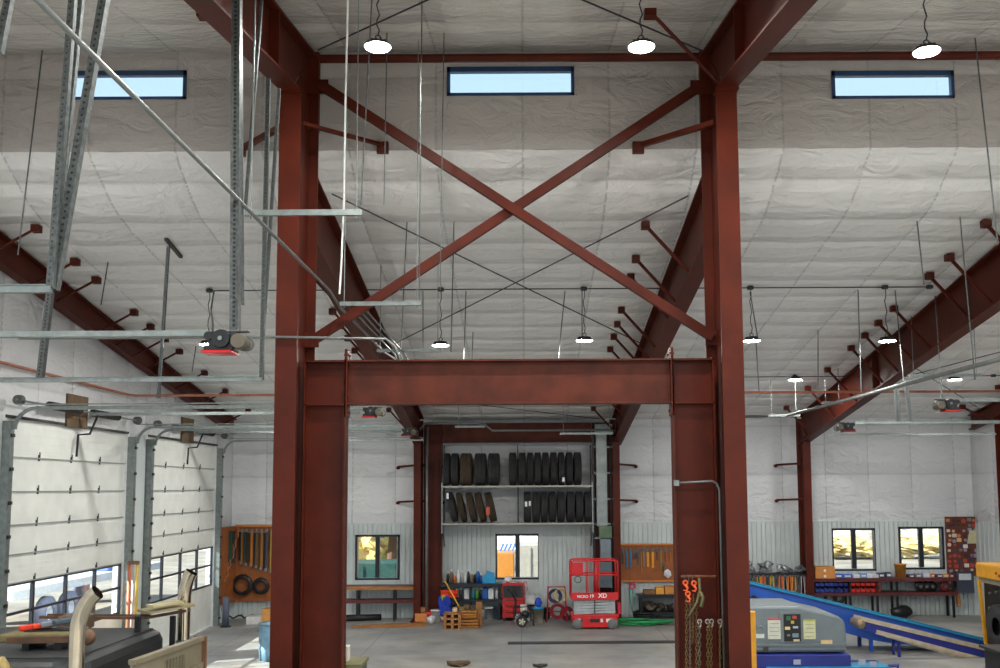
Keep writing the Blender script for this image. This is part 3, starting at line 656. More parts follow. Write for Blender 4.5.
# conduit on right tall column
a = at(678, 483, Y=13.8); b = at(718, 481, Y=13.8)
conduit([(a.x, 13.82, a.z), (b.x-.08, 13.82, b.z), (b.x-.02, 13.82, b.z-.03), (b.x+.02, 13.82, b.z-.12), (b.x+.03, 13.8, 0.02)], .018, PIPE, 'grey conduit crossing the chain column and running down beside it')
M().box(a.x-.06, a.x+.01, 13.76, 13.86, a.z-.04, a.z+.04).build('outlet_box', GALV); tag(C.objects[-1], 'small outlet box on the edge of the chain column', 'outlet box')
conduit([(L1+.3, 29.7, 0.02), (L1+.3, 29.7, H+1.9)], .045, PIPE, 'vertical grey pipe beside the back left column', name='downpipe', cat='pipe')
# ------------------------------------------------------------------ electrical gear
c = at(604, 560, Y=29.9)
def cab(px0, py0, px1, py1, Y, d, name, label, cat='cabinet', mt=None):
    A, B = at(px0, py1, Y=Y), at(px1, py0, Y=Y); t = thing(name, label, cat, ((A.x+B.x)/2, Y+d/2, A.z))
    M().box(A.x, B.x, Y+.03, Y+d, A.z, B.z).build('body', mt or GALV, t); M().box(A.x+.02, B.x-.02, Y, Y+.03, A.z+.02, B.z-.02).build('cover', mt or GALV, t); return t
cab(597, 432, 606.5, 526, 29.85, .15, 'wire_trough', 'tall galvanised wire trough above the electrical cabinets', 'wire trough', mat('trough_grey', (150, 156, 156), .4, .3))
cab(595, 424, 612.5, 433, 29.8, .2, 'junction_cabinet', 'small grey box at the top of the wire trough', 'cabinet')
cab(599, 526, 612, 538, 29.8, .2, 'junction_cabinet', 'grey box with green wiring below the wire trough', 'cabinet', mat('green_grey', (96, 118, 92), .5, .2))
cab(600.5, 539, 611, 561, 29.75, .2, 'electrical_cabinet', 'upper grey electrical cabinet behind the red lift', 'cabinet', mat('cab_grey', (120, 132, 140), .4, .2))
cab(597, 562, 612, 588, 29.7, .25, 'electrical_cabinet', 'lower dark grey electrical cabinet behind the lift guardrail', 'cabinet', mat('cab_grey2', (92, 106, 114), .4, .2))
A_, B_ = at(593, 600, Y=30.0), at(612, 430, Y=30.0)
tg_ = thing('cabinet_support_frame', 'steel support rungs behind the wire trough', 'support frame', (A_.x, 30, A_.z))
for py in (447, 473, 499, 524, 538, 561): 
    z = at(600, py, Y=30).z; M().box(A_.x, B_.x, 29.98, 30.02, z-.03, z+.03).build('rung', GALV, tg_)
for x in (A_.x+.05, B_.x-.05): M().box(x-.03, x+.03, 29.98, 30.02, 0.0, B_.z).build('upright', BLACK, tg_)
# ------------------------------------------------------------------ tyre rack
A, B = at(441.5, 486, Y=29.6), at(593, 486, Y=29.6); z1 = A.z; z2 = at(500, 523, Y=29.6).z
t = thing('tyre_rack', 'two-tier wall rack of pale steel holding the tyres', 'rack', ((A.x+B.x)/2, 29.9, z2))
for z in (z1, z2):
    M().box(A.x, B.x, 29.55, 29.6, z-.05, z).box(A.x, B.x, 30.3, 30.35, z-.05, z).box(A.x, B.x, 29.6, 30.3, z-.05, z-.03).build('shelf', mat('rack_steel', (170, 168, 160), .5, .3), t)
for x in (A.x, (A.x+B.x)/2, B.x-.04): M().box(x, x+.04, 30.3, 30.35, z2-.05, H+1.35).build('upright', BLACK, t)
for x in (A.x, B.x-.04): M().box(x, x+.04, 29.56, 29.6, z2-.3, z1+.1).bar((x+.02, 29.6, z2-.05), (x+.02, 30.6, z2-.75), .04, .04).bar((x+.02, 30.3, z1+1.2), (x+.02, 29.6, z1), .02, .02).build('bracket', GALV, t)
def tyre_proto(w, Rr, mt):
    m = M(); h = w/2; prof = [(Rr*.56, -h*.75), (Rr*.7, -h), (Rr*.88, -h*.98), (Rr*.96, -h*.85)]
    for k in range(4):
        a = -h*.8+k*(h*1.6/4); b2 = a+h*1.6/4; g_ = h*.1
        prof += [(Rr, a+g_), (Rr, b2-g_), (Rr*.965, b2-g_*.6), (Rr*.965, b2+g_*.6)]
    prof = prof[:-2]+[(Rr*.96, h*.85), (Rr*.88, h*.98), (Rr*.7, h), (Rr*.56, h*.75), (Rr*.54, 0)]
    m.lathe(prof, (0, 0, Rr), 'x', 40, True)
    return m
PT = {}
def tyre(px, wpx, zbase, hpx, lab, br=False, lean=0):
    Yt = 29.92; w = wpx/FPX*29.6; Rr = hpx/FPX*29.6/2
    key = (round(w, 2), br); 
    if key not in PT:
        o = tyre_proto(round(w, 2), .5, None).build('truck_tyre', RUBB if br else RUB, loc=(0, 0, 0)); PT[key] = o; use = o
        for p in o.data.polygons: p.use_smooth = False
    else: use = PT[key].copy(); C.objects.link(use)
    x = at(px, 486, Y=29.6).x*29.92/29.6
    use.location = (x, Yt, zbase); use.scale = (1, Rr/.5, Rr/.5); use.rotation_euler = (rnd.uniform(0, 6)*0, lean, 0)
    if lean: use.location.z += w/2*abs(math.sin(lean))
    tag(use, lab, 'tyre', 'truck tyres on the wall rack'); return use
rows = [('upper row left group', z1, 33, [(447.3, 7, 0), (455.2, 8.3, 0), (466.5, 12.5, 1), (480.6, 12.5, 0), (494, 12, 0)]),
        ('upper row right group', z1, 33.5, [(512.8, 8.3, 0), (522.4, 7.8, 0), (530.2, 7, 0), (537.8, 7.2, 0), (545.6, 7.2, 0), (553.6, 7.2, 0), (561.3, 6.8, 0), (569.3, 7.4, 0), (577.5, 8, 0)]),
        ('lower row right group', z2, 31, [(527.3, 8, 0), (536, 8, 0), (544, 7.5, 0), (552, 7.5, 0), (560.8, 8, 0), (570, 8.2, 0), (578.8, 8, 0), (587.3, 7.8, 0)])]
for rn, z, hp, ls in rows:
    for i, (px, w, br) in enumerate(ls): tyre(px, w-.7, z, hp, '%s truck tyre, %s from left in the %s' % ('brownish' if br else 'black', ORD[i], rn), bool(br))
for i, (px, w, br) in enumerate([(456, 7, 0), (465, 6, 1), (475, 7, 1), (484, 7, 1), (494, 7.5, 1)]):
    tyre(px, w-.4, z2, 30.5, '%s leaning truck tyre, %s from left at lower left of the rack' % ('brownish' if br else 'black', ORD[i]), bool(br), R(-13))
for (px, py, w, h, cc, Y) in ((563.5, 479.5, 2.6, 4.5, (235, 235, 235), 29.4), (526, 504, 2.4, 5, (235, 238, 240), 29.4), (529.8, 503.5, 2, 5, (230, 232, 236), 29.4), (447.5, 496, 2.2, 6, (225, 228, 230), 29.4), (488, 511, 3.5, 8, (216, 84, 60), 29.38)):
    a = at(px-w/2, py+h/2, Y=Y+.0); b = at(px+w/2, py-h/2, Y=Y); ty = min([o for o in C.objects if o.name.startswith('truck_tyre')], key=lambda o: (o.location.x-(a.x+b.x)/2*1.01)**2+(o.location.z+.5-(a.z+b.z)/2)**2*.3); lb = M().box(a.x, b.x, Y+.0, Y+.05, a.z, b.z).build('tyre_label', col(cc), loc=(0, 0, 0)); bpy.context.view_layer.update(); lb.parent = ty; lb.matrix_parent_inverse = ty.matrix_world.inverted()
# ------------------------------------------------------------------ shelving and benches along the back wall
def shelfunit(px0, px1, pys, Y, depth, legs, name, label, mt, edge=None, cat='workbench'):
    A, B = at(px0, pys[0], Y=Y), at(px1, pys[0], Y=Y)
    t = thing(name, label, cat, ((A.x+B.x)/2, Y+depth/2, 0)); zs = []
    for i, py in enumerate(pys):
        z = at((px0+px1)/2, py, Y=Y).z; zs.append(z)
        M().box(A.x, B.x, Y, Y+depth, z-.05, z).build('shelf', mt, t)
        if edge and i == 0: M().box(A.x, B.x, Y-.03, Y, z-.12, z-.01).build('front_edge', edge, t)
        else: M().box(A.x, B.x, Y-.02, Y, z-.1, z).build('front_edge', mt, t)
    for px in legs:
        x = at(px, 600, Y=Y).x
        for yy in (Y+.04, Y+depth-.06): M().box(x-.03, x+.03, yy-.03, yy+.03, 0, zs[0]-.05).build('leg', BLACK, t)
    return zs
def sheets(px0, px1): pass
YS = 30.05
ZB = shelfunit(344, 414.5, (586, 600), YS, .5, (357, 394), 'work_bench', 'long two-tier bench with tan front edge under the left window', DARKM, WOOD)
ZM = shelfunit(440, 503, (583.5, 599.5), YS, .5, (447, 470, 499), 'shelving_unit', 'low dark shelving crowded with bottles, left of the red tool cabinet', DARKF, cat='shelf')
ZT = shelfunit(638, 690, (594.5, 612), YS, .5, (641.5, 688), 'work_bench', 'low bench under the tool board, holding boxes and machines', BLACK, cat='workbench')
ZR = shelfunit(812, 957, (578.3, 592.5), YS, .55, (814, 851, 878, 898, 954), 'work_bench', 'long dark red two-tier bench under the right windows', DARKM)
ZQ = shelfunit(738, 811, (573.5, 594), YS, .45, (745, 790, 810), 'hanging_rack', 'dark rack of hanging tools and straps behind the blue conveyor', BLACK, cat='rack')
# generic small objects
def bottle(px, z, h, r, c, label, group, Y=None, capc=(235, 235, 230), off=0.):
    x = at(px, 590, Y=YS+.2).x; y = (Y or YS+.2)+off
    t = thing('bottle', label, 'bottle', (x, y, z), group)
    M().lathe([(.001, 0), (r, .0), (r, h*.62), (r*.8, h*.72), (r*.35, h*.8), (r*.35, h*.86)], (x, y, z), n=12).build('body', col(c, .35), t, True)
    M().lathe([(r*.42, h*.84), (r*.42, h), (.001, h)], (x, y, z), n=10).build('cap', col(capc), t); return t
def jug(px, z, w, h, c, label, group, capc=(40, 40, 44)):
    x = at(px, 590, Y=YS+.2).x; y = YS+.22
    t = thing('jug', label, 'jug', (x, y, z), group)
    m = M(); m.prism([(x-w/2, z), (x+w/2, z), (x+w/2, z+h*.7), (x+w*.15, z+h*.88), (x-w*.15, z+h*.88), (x-w/2, z+h*.7)], y-.07, y+.07, 'y'); m.build('body', col(c, .4), t, bevel=.01)
    M().tube([(x+w*.42, y, z+h*.5), (x+w*.5, y, z+h*.8), (x+w*.18, y, z+h*.84)], .012, 6).build('handle', col(c, .4), t)
    M().lathe([(.03, h*.87), (.03, h), (.001, h)], (x, y, z), n=10).build('cap', col(capc), t); return t
cn = {(30, 90, 170): 'blue', (220, 224, 226): 'white', (40, 42, 46): 'black', (200, 180, 60): 'yellow', (30, 140, 190): 'sky blue', (180, 60, 40): 'red', (96, 150, 60): 'green', (120, 100, 80): 'brown', (214, 120, 50): 'orange', (60, 62, 70): 'dark grey', (180, 184, 180): 'pale grey', (60, 150, 170): 'teal'}
cl = list(cn)
seqt = [(448, 2), (451.5, 7), (455, 8), (458.5, 1), (462, 10), (465.5, 1), (468.5, 2), (472, 7), (475, 2), (478, 0), (481, 0)]
for i, (px, k) in enumerate(seqt): bottle(px, ZM[0], .36+.08*math.sin(i*2.3), .045+.012*(i % 2), cl[k], '%s bottle on the top shelf of the low shelving, %s from left' % (cn[cl[k]], ORD[i]), 'bottles on the low shelving', off=.05*math.sin(i*1.7))
seqb = [(452, 2, 'b'), (456, 8, 'b'), (461, 9, 'b'), (467, 1, 'j'), (473, 11, 'b'), (477, 6, 'b'), (481, 2, 'b'), (485, 0, 'j'), (491, 1, 'j'), (497, 1, 'b')]
for i, (px, k, ty) in enumerate(seqb):
    lb = '%s %s on the lower shelf of the low shelving, %s from left' % (cn[cl[k]], 'jug' if ty == 'j' else 'bottle', ORD[i])
    if ty == 'j': jug(px, ZM[1], .17, .38, cl[k], lb, 'containers on the lower shelf')
    else: bottle(px, ZM[1], .34, .055, cl[k], lb, 'containers on the lower shelf')
x = at(489, 580, Y=YS+.2).x
tag(M().prism([(x-.2, ZM[0]), (x+.22, ZM[0]), (x+.16, ZM[0]+.3), (x-.05, ZM[0]+.36), (x-.16, ZM[0]+.2)], YS+.05, YS+.35, 'y').build('plastic_bag', col((40, 150, 205), .3)), 'bright sky blue bag on the right end of the low shelving', 'bag')
def spot(px, py): 
    p = at(px, py, Z=0.0); p.y = min(p.y, 30.35); p.x = at(px, py, Y=p.y).x; p.z = 0; return p
def bucket(px, py, r, h, c, label, lid=None, group='buckets by the wall', open_=False):
    p = spot(px, py); t = thing('bucket', label, 'bucket', p, group)
    M().lathe([(.001, 0), (r*.86, 0), (r, h), (r*1.05, h), (r*1.05, h-.03), (r*.96, h-.02), (r*.82, .02), (.001, .02)] if open_ else [(.001, 0), (r*.86, 0), (r, h), (r*1.05, h-.03), (r*1.05, h), (.001, h)], p, n=20).build('body', col(c, .4), t, True)
    if lid: M().lathe([(r*1.07, h-.03), (r*1.07, h+.015), (.001, h+.025)], p, n=20).build('lid', col(lid), t)
    M().tube([(p.x+r*math.cos(a)*1.04, p.y-r*.5*math.sin(a)-.02, p.z+h*.88-r*.9*math.sin(a)*.5) for a in [math.pi*k/8 for k in range(9)]], .005, 5).build('bail_handle', GALV, t)
    return t
def crate(x, y, z, w, d, h, c, name, label, cat, group=None, slats=False):
    t = thing(name, label, cat, (x, y, z), group); mt = col(c, .6)
    if slats:
        for k in range(3): M().box(x-w/2, x+w/2, y-d/2, y-d/2+.02, z+h*k/3+.01, z+h*(k+1)/3-.03).box(x-w/2, x+w/2, y+d/2-.02, y+d/2, z+h*k/3+.01, z+h*(k+1)/3-.03).box(x-w/2, x-w/2+.02, y-d/2, y+d/2, z+h*k/3+.01, z+h*(k+1)/3-.03).box(x+w/2-.02, x+w/2, y-d/2, y+d/2, z+h*k/3+.01, z+h*(k+1)/3-.03).build('slat', mt, t)
        M().box(x-w/2, x+w/2, y-d/2, y+d/2, z, z+.02).build('bottom', mt, t)
    else:
        M().box(x-w/2, x+w/2, y-d/2, y+d/2, z, z+.015).box(x-w/2, x-w/2+.015, y-d/2, y+d/2, z, z+h).box(x+w/2-.015, x+w/2, y-d/2, y+d/2, z, z+h).box(x-w/2, x+w/2, y+d/2-.015, y+d/2, z, z+h).box(x-w/2, x+w/2, y-d/2, y-d/2+.015, z, z+h*.8).build('body', mt, t)
        M().box(x-w/2-.012, x+w/2+.012, y-d/2-.012, y-d/2, z+h*.75, z+h*.84).build('rim', mt, t)
    return t
def carton(px0, py0, px1, py1, Y, d, c, label, name='carton', marks=(), z=None, group=None):
    A, B = at(px0, py1, Y=Y), at(px1, py0, Y=Y); z0 = z if z is not None else A.z; h = B.z-A.z
    t = thing(name, label, 'box', ((A.x+B.x)/2, Y+d/2, z0), group)
    M().box(A.x, B.x, Y, Y+d, z0, z0+h).build('body', col(c, .7), t)
    M().box(A.x+.005, (A.x+B.x)/2-.004, Y+.004, Y+d-.004, z0+h, z0+h+.008).box((A.x+B.x)/2+.004, B.x-.005, Y+.004, Y+d-.004, z0+h, z0+h+.008).build('flap', col(tuple(int(v*.9) for v in c), .7), t)
    for (u, v, w, hh, mc) in marks: M().box(A.x+(B.x-A.x)*u, A.x+(B.x-A.x)*(u+w), Y-.004, Y, z0+h*v, z0+h*(v+hh)).build('paper_label', col(mc), t)
    return t
# red tool cabinet
A, B = at(502.5, 617, Y=29.75), at(524.5, 583, Y=29.75); A.z = 0
t = thing('tool_cabinet', 'red rolling tool cabinet with dark glass front, right of the low shelving', 'tool cabinet', ((A.x+B.x)/2, 30, 0))
h = B.z; redc = mat('cabinet_red', (190, 34, 34), .35, 0, .08)
M().box(A.x, B.x, 29.78, 30.3, .1, h).build('body', redc, t, bevel=.01)
M().box(A.x+.03, B.x-.05, 29.76, 29.78, h*.62, h*.93).build('smoked_window', mat('smoked', (42, 42, 44), .15), t)
for k in range(3): dr = M().box(A.x+.03, B.x-.03, 29.76, 29.78, .14+k*h*.155, .12+(k+1)*h*.155).build('drawer', redc, t); M().box(A.x+.1, B.x-.1, 29.73, 29.76, .09+(k+1)*h*.155, .11+(k+1)*h*.155).build('handle', col((120, 30, 30)), dr)
for x in (A.x+.06, B.x-.06): 
    for y in (29.84, 30.24): M().lathe([(.001, -.02), (.05, -.02), (.05, .02), (.001, .02)], (x, y, .05), 'x', 12).build('caster', BLACK, t)
M().tube([(B.x-.01, 29.9, h*.75), (B.x+.1, 29.9, h*.8), (B.x+.06, 29.9, h*1.03), (B.x, 29.9, h)], .012, 6).build('push_handle', redc, t)
x = at(508, 579, Y=30).x; tag(M().blob((x, 29.95, h), .12, .12, .1, 4, .12, 2).build('white_bowl', col((232, 234, 236)), smooth=True), 'white rounded item on top of the red tool cabinet', 'bowl')
# black and white vertical machine in front of cabinet
p = spot(522, 627)
t = thing('pressure_washer', 'small wheeled machine with black handle and pale wheel before the red cabinet', 'machine', p)
em_ = mat('engine_mixed', (40, 42, 46), .5, .2, 0, 22, c2=(190, 192, 190))
M().box(p.x-.24, p.x+.24, p.y, p.y+.34, .16, .2).box(p.x-.05, p.x+.22, p.y+.05, p.y+.3, .2, .44).box(p.x-.2, p.x-.06, p.y+.08, p.y+.26, .2, .36).build('engine', em_, t, bevel=.012)
M().lathe([(.001, -.1), (.11, -.1), (.12, -.06), (.12, .1), (.001, .1)], (p.x+.05, p.y+.1, .52), 'x', 14).build('fuel_tank', col((206, 206, 202)), t, True)
M().lathe([(.001, -.03), (.12, -.03), (.12, .03), (.001, .03)], (p.x+.1, p.y+.02, .36), 'y', 14).build('recoil_cover', BLACK, t, True)
M().torus((p.x+.34, p.y+.1, .16), .12, .03, 'x', 18, 8).build('rear_wheel', RUB, t, True)
for k in range(3): M().tube([(p.x-.24, p.y-.02+.16*k, .2), (p.x-.24, p.y-.02+.16*k, .56), (p.x+.26, p.y-.02+.16*k, .6), (p.x+.26, p.y-.02+.16*k, .2)], .014, 6).build('roll_bar', BLACK, t)
M().torus((p.x, p.y-.05, .16), .13, .035, 'y', 18, 8).build('tyre', RUB, t)
m = M()
for k in range(5): a = k*2*math.pi/5; m.bar((p.x, p.y-.05, .16), (p.x+.12*math.cos(a), p.y-.05, .16+.12*math.sin(a)), .03, .03)
m.build('wheel_spokes', col((226, 222, 200)), t)
M().tube([(p.x-.2, p.y+.1, .3), (p.x-.18, p.y+.15, .75), (p.x-.3, p.y+.1, 1.02), (p.x-.45, p.y+.08, 1.1)], .035, 8).build('handle', BLACK, t)
M().tube([(p.x+.15+.2*math.cos(a), p.y+.05, .35+.22*math.sin(a)) for a in [k*.7 for k in range(9)]], .014, 6).build('hose', BLACK, t)
# buckets
bucket(489.5, 617, .15, .36, (196, 200, 202), 'pale bucket under the low shelving, left one', (210, 214, 216)); bucket(497.5, 617, .15, .36, (120, 140, 160), 'blue grey bucket under the low shelving, right one', (60, 70, 90))
bucket(530, 618, .16, .42, (205, 205, 200), 'white bucket behind the wheeled machine', (40, 42, 44)); 
crate(at(530, 600, Y=30.2).x, 30.2, .46, .32, .3, .26, (225, 228, 228), 'plastic_tub', 'white tub stacked on the white bucket', 'tub')
bucket(538.5, 623, .16, .46, (214, 208, 190), 'tall cream bucket with blue lid left of the hose reels', (40, 160, 215)); 
p_b = spot(538.5, 623)
tag(M().blob((p_b.x, p_b.y, .47), .12, .11, .15, 5, .25, 2).build('blue_cloth', col((40, 80, 190), .8), smooth=True), 'crumpled blue cloth on the lid of the cream bucket', 'cloth')
bucket(546, 619, .13, .36, (36, 66, 52), 'dark green bucket beside the hose reels')
# hose reels
p = spot(557, 622); t = thing('hose_reel', 'red framed reel cart with coiled cords left of the red lift', 'hose reel', p)
for i, (dx, z, Rr, c_) in enumerate(((-.05, .78, .2, (60, 66, 96)), (.12, .8, .2, (205, 190, 150)), (.02, .32, .22, (150, 30, 44)))):
    m = M()
    for k in range(4): m.torus((p.x+dx, p.y+.02*k, z), Rr-.02*k, .022, 'y', 20, 6)
    m.build('hose_coil', col(c_, .6), t)
m = M()
for sx in (-.3, .3): m.tube([(p.x+sx, p.y-.1, 0.02), (p.x+sx*.85, p.y, 1.05), (p.x+sx*.85, p.y+.25, 1.05), (p.x+sx, p.y+.3, 0.02)], .02, 6)
m.tube([(p.x-.26, p.y, 1.05), (p.x+.26, p.y, 1.05)], .02, 6); m.tube([(p.x-.3, p.y+.1, .3), (p.x+.3, p.y+.1, .3)], .02, 6); m.build('frame', mat('reel_red', (170, 34, 48), .4), t)
for sx in (-.33, .33): M().torus((p.x+sx, p.y+.1, .12), .09, .03, 'x', 14, 6).build('wheel', RUB, t)
p = spot(567, 620); t = thing('hose_coil', 'small dark red coil on the floor beside the reel cart', 'hose', p)
m = M()
for k in range(4): m.torus((p.x, p.y, .2+.0*k), .2-.03*k, .022, 'y', 16, 6)
m.build('coil', col((120, 32, 44)), t)
# scissor lift
A = at(571.5, 630, Z=0); YLf = A.y+.1; A, B = at(571.5, 630, Y=YLf), at(617.5, 560.5, Y=YLf)
x0, x1, zT = A.x, B.x, B.z; w = x1-x0; D = .76; LR = mat('lift_red', (206, 32, 38), .35, 0, .06)
t = thing('scissor_lift', 'red scissor lift with guardrails, lowered, standing before the back wall', 'scissor lift', ((x0+x1)/2, YLf+D/2, 0))
M().box(x0+.04, x1-.02, YLf, YLf+D, .09, .34).box(x0+.0, x1+.02, YLf-.01, YLf+D+.01, .34, .42).build('chassis', LR, t, bevel=.015)
M().box(x0+.3, x1-.3, YLf-.015, YLf, .06, .12).build('pothole_guard', LR, t)
for (u, ww, c_) in ((.13, .1, (225, 225, 220)), (.2, .04, (60, 60, 60)), (.4, .2, (36, 36, 40)), (.62, .05, (210, 210, 205)), (.74, .14, (228, 228, 224))): M().box(x0+w*u, x0+w*(u+ww), YLf-.012, YLf, .2, .3).build('decal', col(c_), t)
M().box(x0+.1, x1-.1, YLf-.006, YLf, .37, .385).build('stripe', col((230, 190, 60)), t)
for x in (x0+.17, x1-.17):
    for y in (YLf+.02, YLf+D-.02): wh = M().lathe([(.001, -.05), (.14, -.05), (.15, -.02), (.15, .03), (.13, .05), (.001, .05)], (x, y, .15), 'y', 20).build('wheel', col((110, 112, 112), .7), t, True)
m = M(); zs0, zs1 = .43, at(590, 600, Y=YLf).z
for k in range(5):
    za, zb = zs0+(zs1-zs0)*k/5, zs0+(zs1-zs0)*(k+1)/5
    for y in (YLf+.06, YLf+D-.06): m.bar((x0+.08, y, za+.02), (x1-.08, y, zb-.02), .04, .055); m.bar((x0+.08, y+.045, zb-.02), (x1-.08, y+.045, za+.02), .04, .055)
m.build('scissor_stack', mat('stack_grey', (184, 190, 192), .45, .2), t)
M().box((x0+x1)/2-.02, (x0+x1)/2+.02, YLf+.0, YLf+.05, zs0, zs1).build('centre_pin_bar', GALVD, t)
zp = zs1; zq = at(590, 592.5, Y=YLf).z
M().box(x0, x1, YLf-.02, YLf+D, zp, zp+.08).box(x0, x1, YLf-.03, YLf, zp, zq).build('platform', LR, t)
def text3(s, size, loc, mt, parent, nm='lettering', rx=90, bold=0):
    cu = bpy.data.curves.new(nm, 'FONT'); cu.body = s; cu.size = size; cu.extrude = .003; cu.offset = bold
    tmp = bpy.data.objects.new('tmp', cu); C.objects.link(tmp); dg = bpy.context.evaluated_depsgraph_get(); me = bpy.data.meshes.new_from_object(tmp.evaluated_get(dg)); bpy.data.objects.remove(tmp)
    me.transform(Matrix.Rotation(R(rx), 4, 'X')); o = bpy.data.objects.new(nm, me); C.objects.link(o); me.materials.clear(); me.materials.append(mt); o.parent = parent; o.location = Vector(loc)-wloc(parent); return o
text3('MICRO', .1, (x0+.17, YLf-.035, zp+.07), col((240, 240, 236)), t, bold=.003); text3('19', .13, (x0+.52, YLf-.035, zp+.07), col((240, 240, 236)), t, bold=.003)
text3('XD', .17, (x0+.78, YLf-.035, zp+.07), col((240, 240, 236)), t, bold=.004)
zm = at(590, 575, Y=YLf).z
for k, (yy, nm) in enumerate(((YLf, 'front'), (YLf+D-.03, 'rear'))):
    m = M(); r_ = .022
    m.tube([(x0, yy, zp+.05), (x0, yy, zT-.06), (x0+.06, yy, zT), (x1-.06, yy, zT), (x1, yy, zT-.06), (x1, yy, zp+.05)], r_, 8)
    m.tube([(x0, yy, zm), (x1, yy, zm)], r_, 8)
    for u in (.36, .53, .6): m.tube([(x0+w*u, yy, zp), (x0+w*u, yy, zT)], r_*.8, 8)
    m.build('guardrail', LR, t, True)
m = M()
for x in (x0, x1): m.tube([(x, YLf, zT-.02), (x, YLf+D-.03, zT-.02)], .02, 8); m.tube([(x, YLf, zm), (x, YLf+D-.03, zm)], .02, 8)
m.build('end_rail', LR, t, True)
M().box(x0+.03, x0+w*.26, YLf+.0, YLf+.06, zm+.02, zT-.05).build('document_box', LR, t, bevel=.01)
M().box(x0+w*.55, x0+w*.62, YLf+.03, YLf+.12, zm-.1, zT-.05).build('control_box', LR, t)
m = M(); m.torus((x0+w*.15, YLf+.05, zm-.13), .09, .012, 'y', 14, 5); m.build('cable_loop', BLACK, t)
M().box(x1, x1+.09, YLf+.1, YLf+.5, .42, .72).build('ladder_step', col((190, 30, 60)), t)
# --- tool board behind lift
def board(px0, py0, px1, py1, Y, name, label, mt=PEG, frame=True):
    A, B = at(px0, py1, Y=Y), at(px1, py0, Y=Y); t = thing(name, label, 'board', ((A.x+B.x)/2, Y, A.z))
    M().box(A.x, B.x, Y, Y+.03, A.z, B.z).build('panel', mt, t)
    if frame: M().box(A.x, B.x, Y-.05, Y, A.z, A.z+.05).box(A.x, B.x, Y-.05, Y, B.z-.05, B.z).box(A.x, A.x+.04, Y-.03, Y, A.z, B.z).box(B.x-.04, B.x, Y-.03, Y, A.z, B.z).build('frame', mat('board_edge', (196, 120, 52), .6), t)
    return A, B
YBd = 30.58
A, B = board(619.5, 543.5, 692, 582, YBd, 'tool_board', 'orange brown board of hanging tools right of the red lift')
tools = [(623, 548, 564, 1.6, (60, 80, 90), 'level'), (626.5, 548, 568, 2, (40, 110, 150), 'pipe_wrench'), (630.5, 548, 568, 2, (40, 110, 160), 'pipe_wrench'), (634, 549, 560, 1.2, (70, 70, 74), 'chisel'), (638, 548, 565, 1.4, (90, 80, 70), 'pry_bar'), (643.5, 547, 566, 1.2, (120, 130, 130), 'wrench'), (647.5, 548, 567, 2.4, (224, 150, 40), 'level'), (652.5, 548, 568, 2.4, (224, 150, 40), 'level'), (660.5, 547, 569, 1.8, (150, 110, 40), 'crow_bar'), (665, 548, 562, 1, (70, 60, 50), 'screwdriver'), (670, 548, 562, 1.6, (170, 90, 30), 'mallet'), (674, 550, 566, 1, (40, 40, 44), 'screwdriver')]
def hangtool(px, y0, y1, wpx, c, nm, label, Y, grp, head=True):
    p, q_ = at(px, y0, Y=Y), at(px, y1, Y=Y); r_ = wpx/FPX*Y/2
    t = thing(nm, label, 'tool', q_, grp)
    M().box(p.x-r_, p.x+r_, Y-.035, Y-.01, q_.z, p.z-.1).build('handle', col(c, .5), t, bevel=r_*.25)
    M().box(p.x-r_*1.5, p.x+r_*1.5, Y-.045, Y-.005, p.z-.12, p.z-.03).box(p.x-r_*1.5, p.x-r_*.5, Y-.04, Y-.01, p.z-.05, p.z).build('head', col((96, 98, 100), .4, .6), t)
    return t
for i, (px, y0, y1, w_, c_, nm) in enumerate(tools):
    hangtool(px, y0, y1, w_, c_, nm, '%s hanging on the orange brown tool board, %s tool from left' % (nm.replace('_', ' '), ORD[i]), YBd, 'tools on the board right of the lift')
tag(M().blob((at(667.5, 578, Y=YBd).x, YBd-.08, at(667.5, 577, Y=YBd).z), .13, .06, .14, 9, .3, 1, False).build('white_bag', col((210, 214, 220), .7)), 'small white bag hanging at the bottom right of the tool board', 'bag')
carton(656, 587, 664, 593.5, YS+.1, .3, (226, 160, 60), 'orange yellow case on the low bench under the tool board', 'tool_case', z=ZT[0]); carton(665, 583.5, 681, 591, YS+.08, .3, (200, 134, 66), 'tan carton on the low bench, nearest the chain column', z=ZT[0])
carton(644, 590, 655, 594, YS+.1, .3, (120, 84, 50), 'low brown wooden box on the left half of the low bench', 'wooden_box', z=ZT[0])
for i, (px, s_, sd, lb) in enumerate(((650, .22, 1, 'dark engine part on the lower shelf of the low bench, left'), (661, .17, 2, 'dark rounded machine part on the lower shelf, middle'), (672, .15, 3, 'small dark machine part on the lower shelf, right'))):
    x = at(px, 610, Y=YS+.2).x; tag(M().blob((x, YS+.22, ZT[1]), s_, .2, s_*.8, sd, .35, 2).build('machine_part', mat('dark_parts', (44, 42, 40), .5, .3, 0, 18, c2=(92, 80, 68))), lb, 'machine part', 'machine parts under the bench')
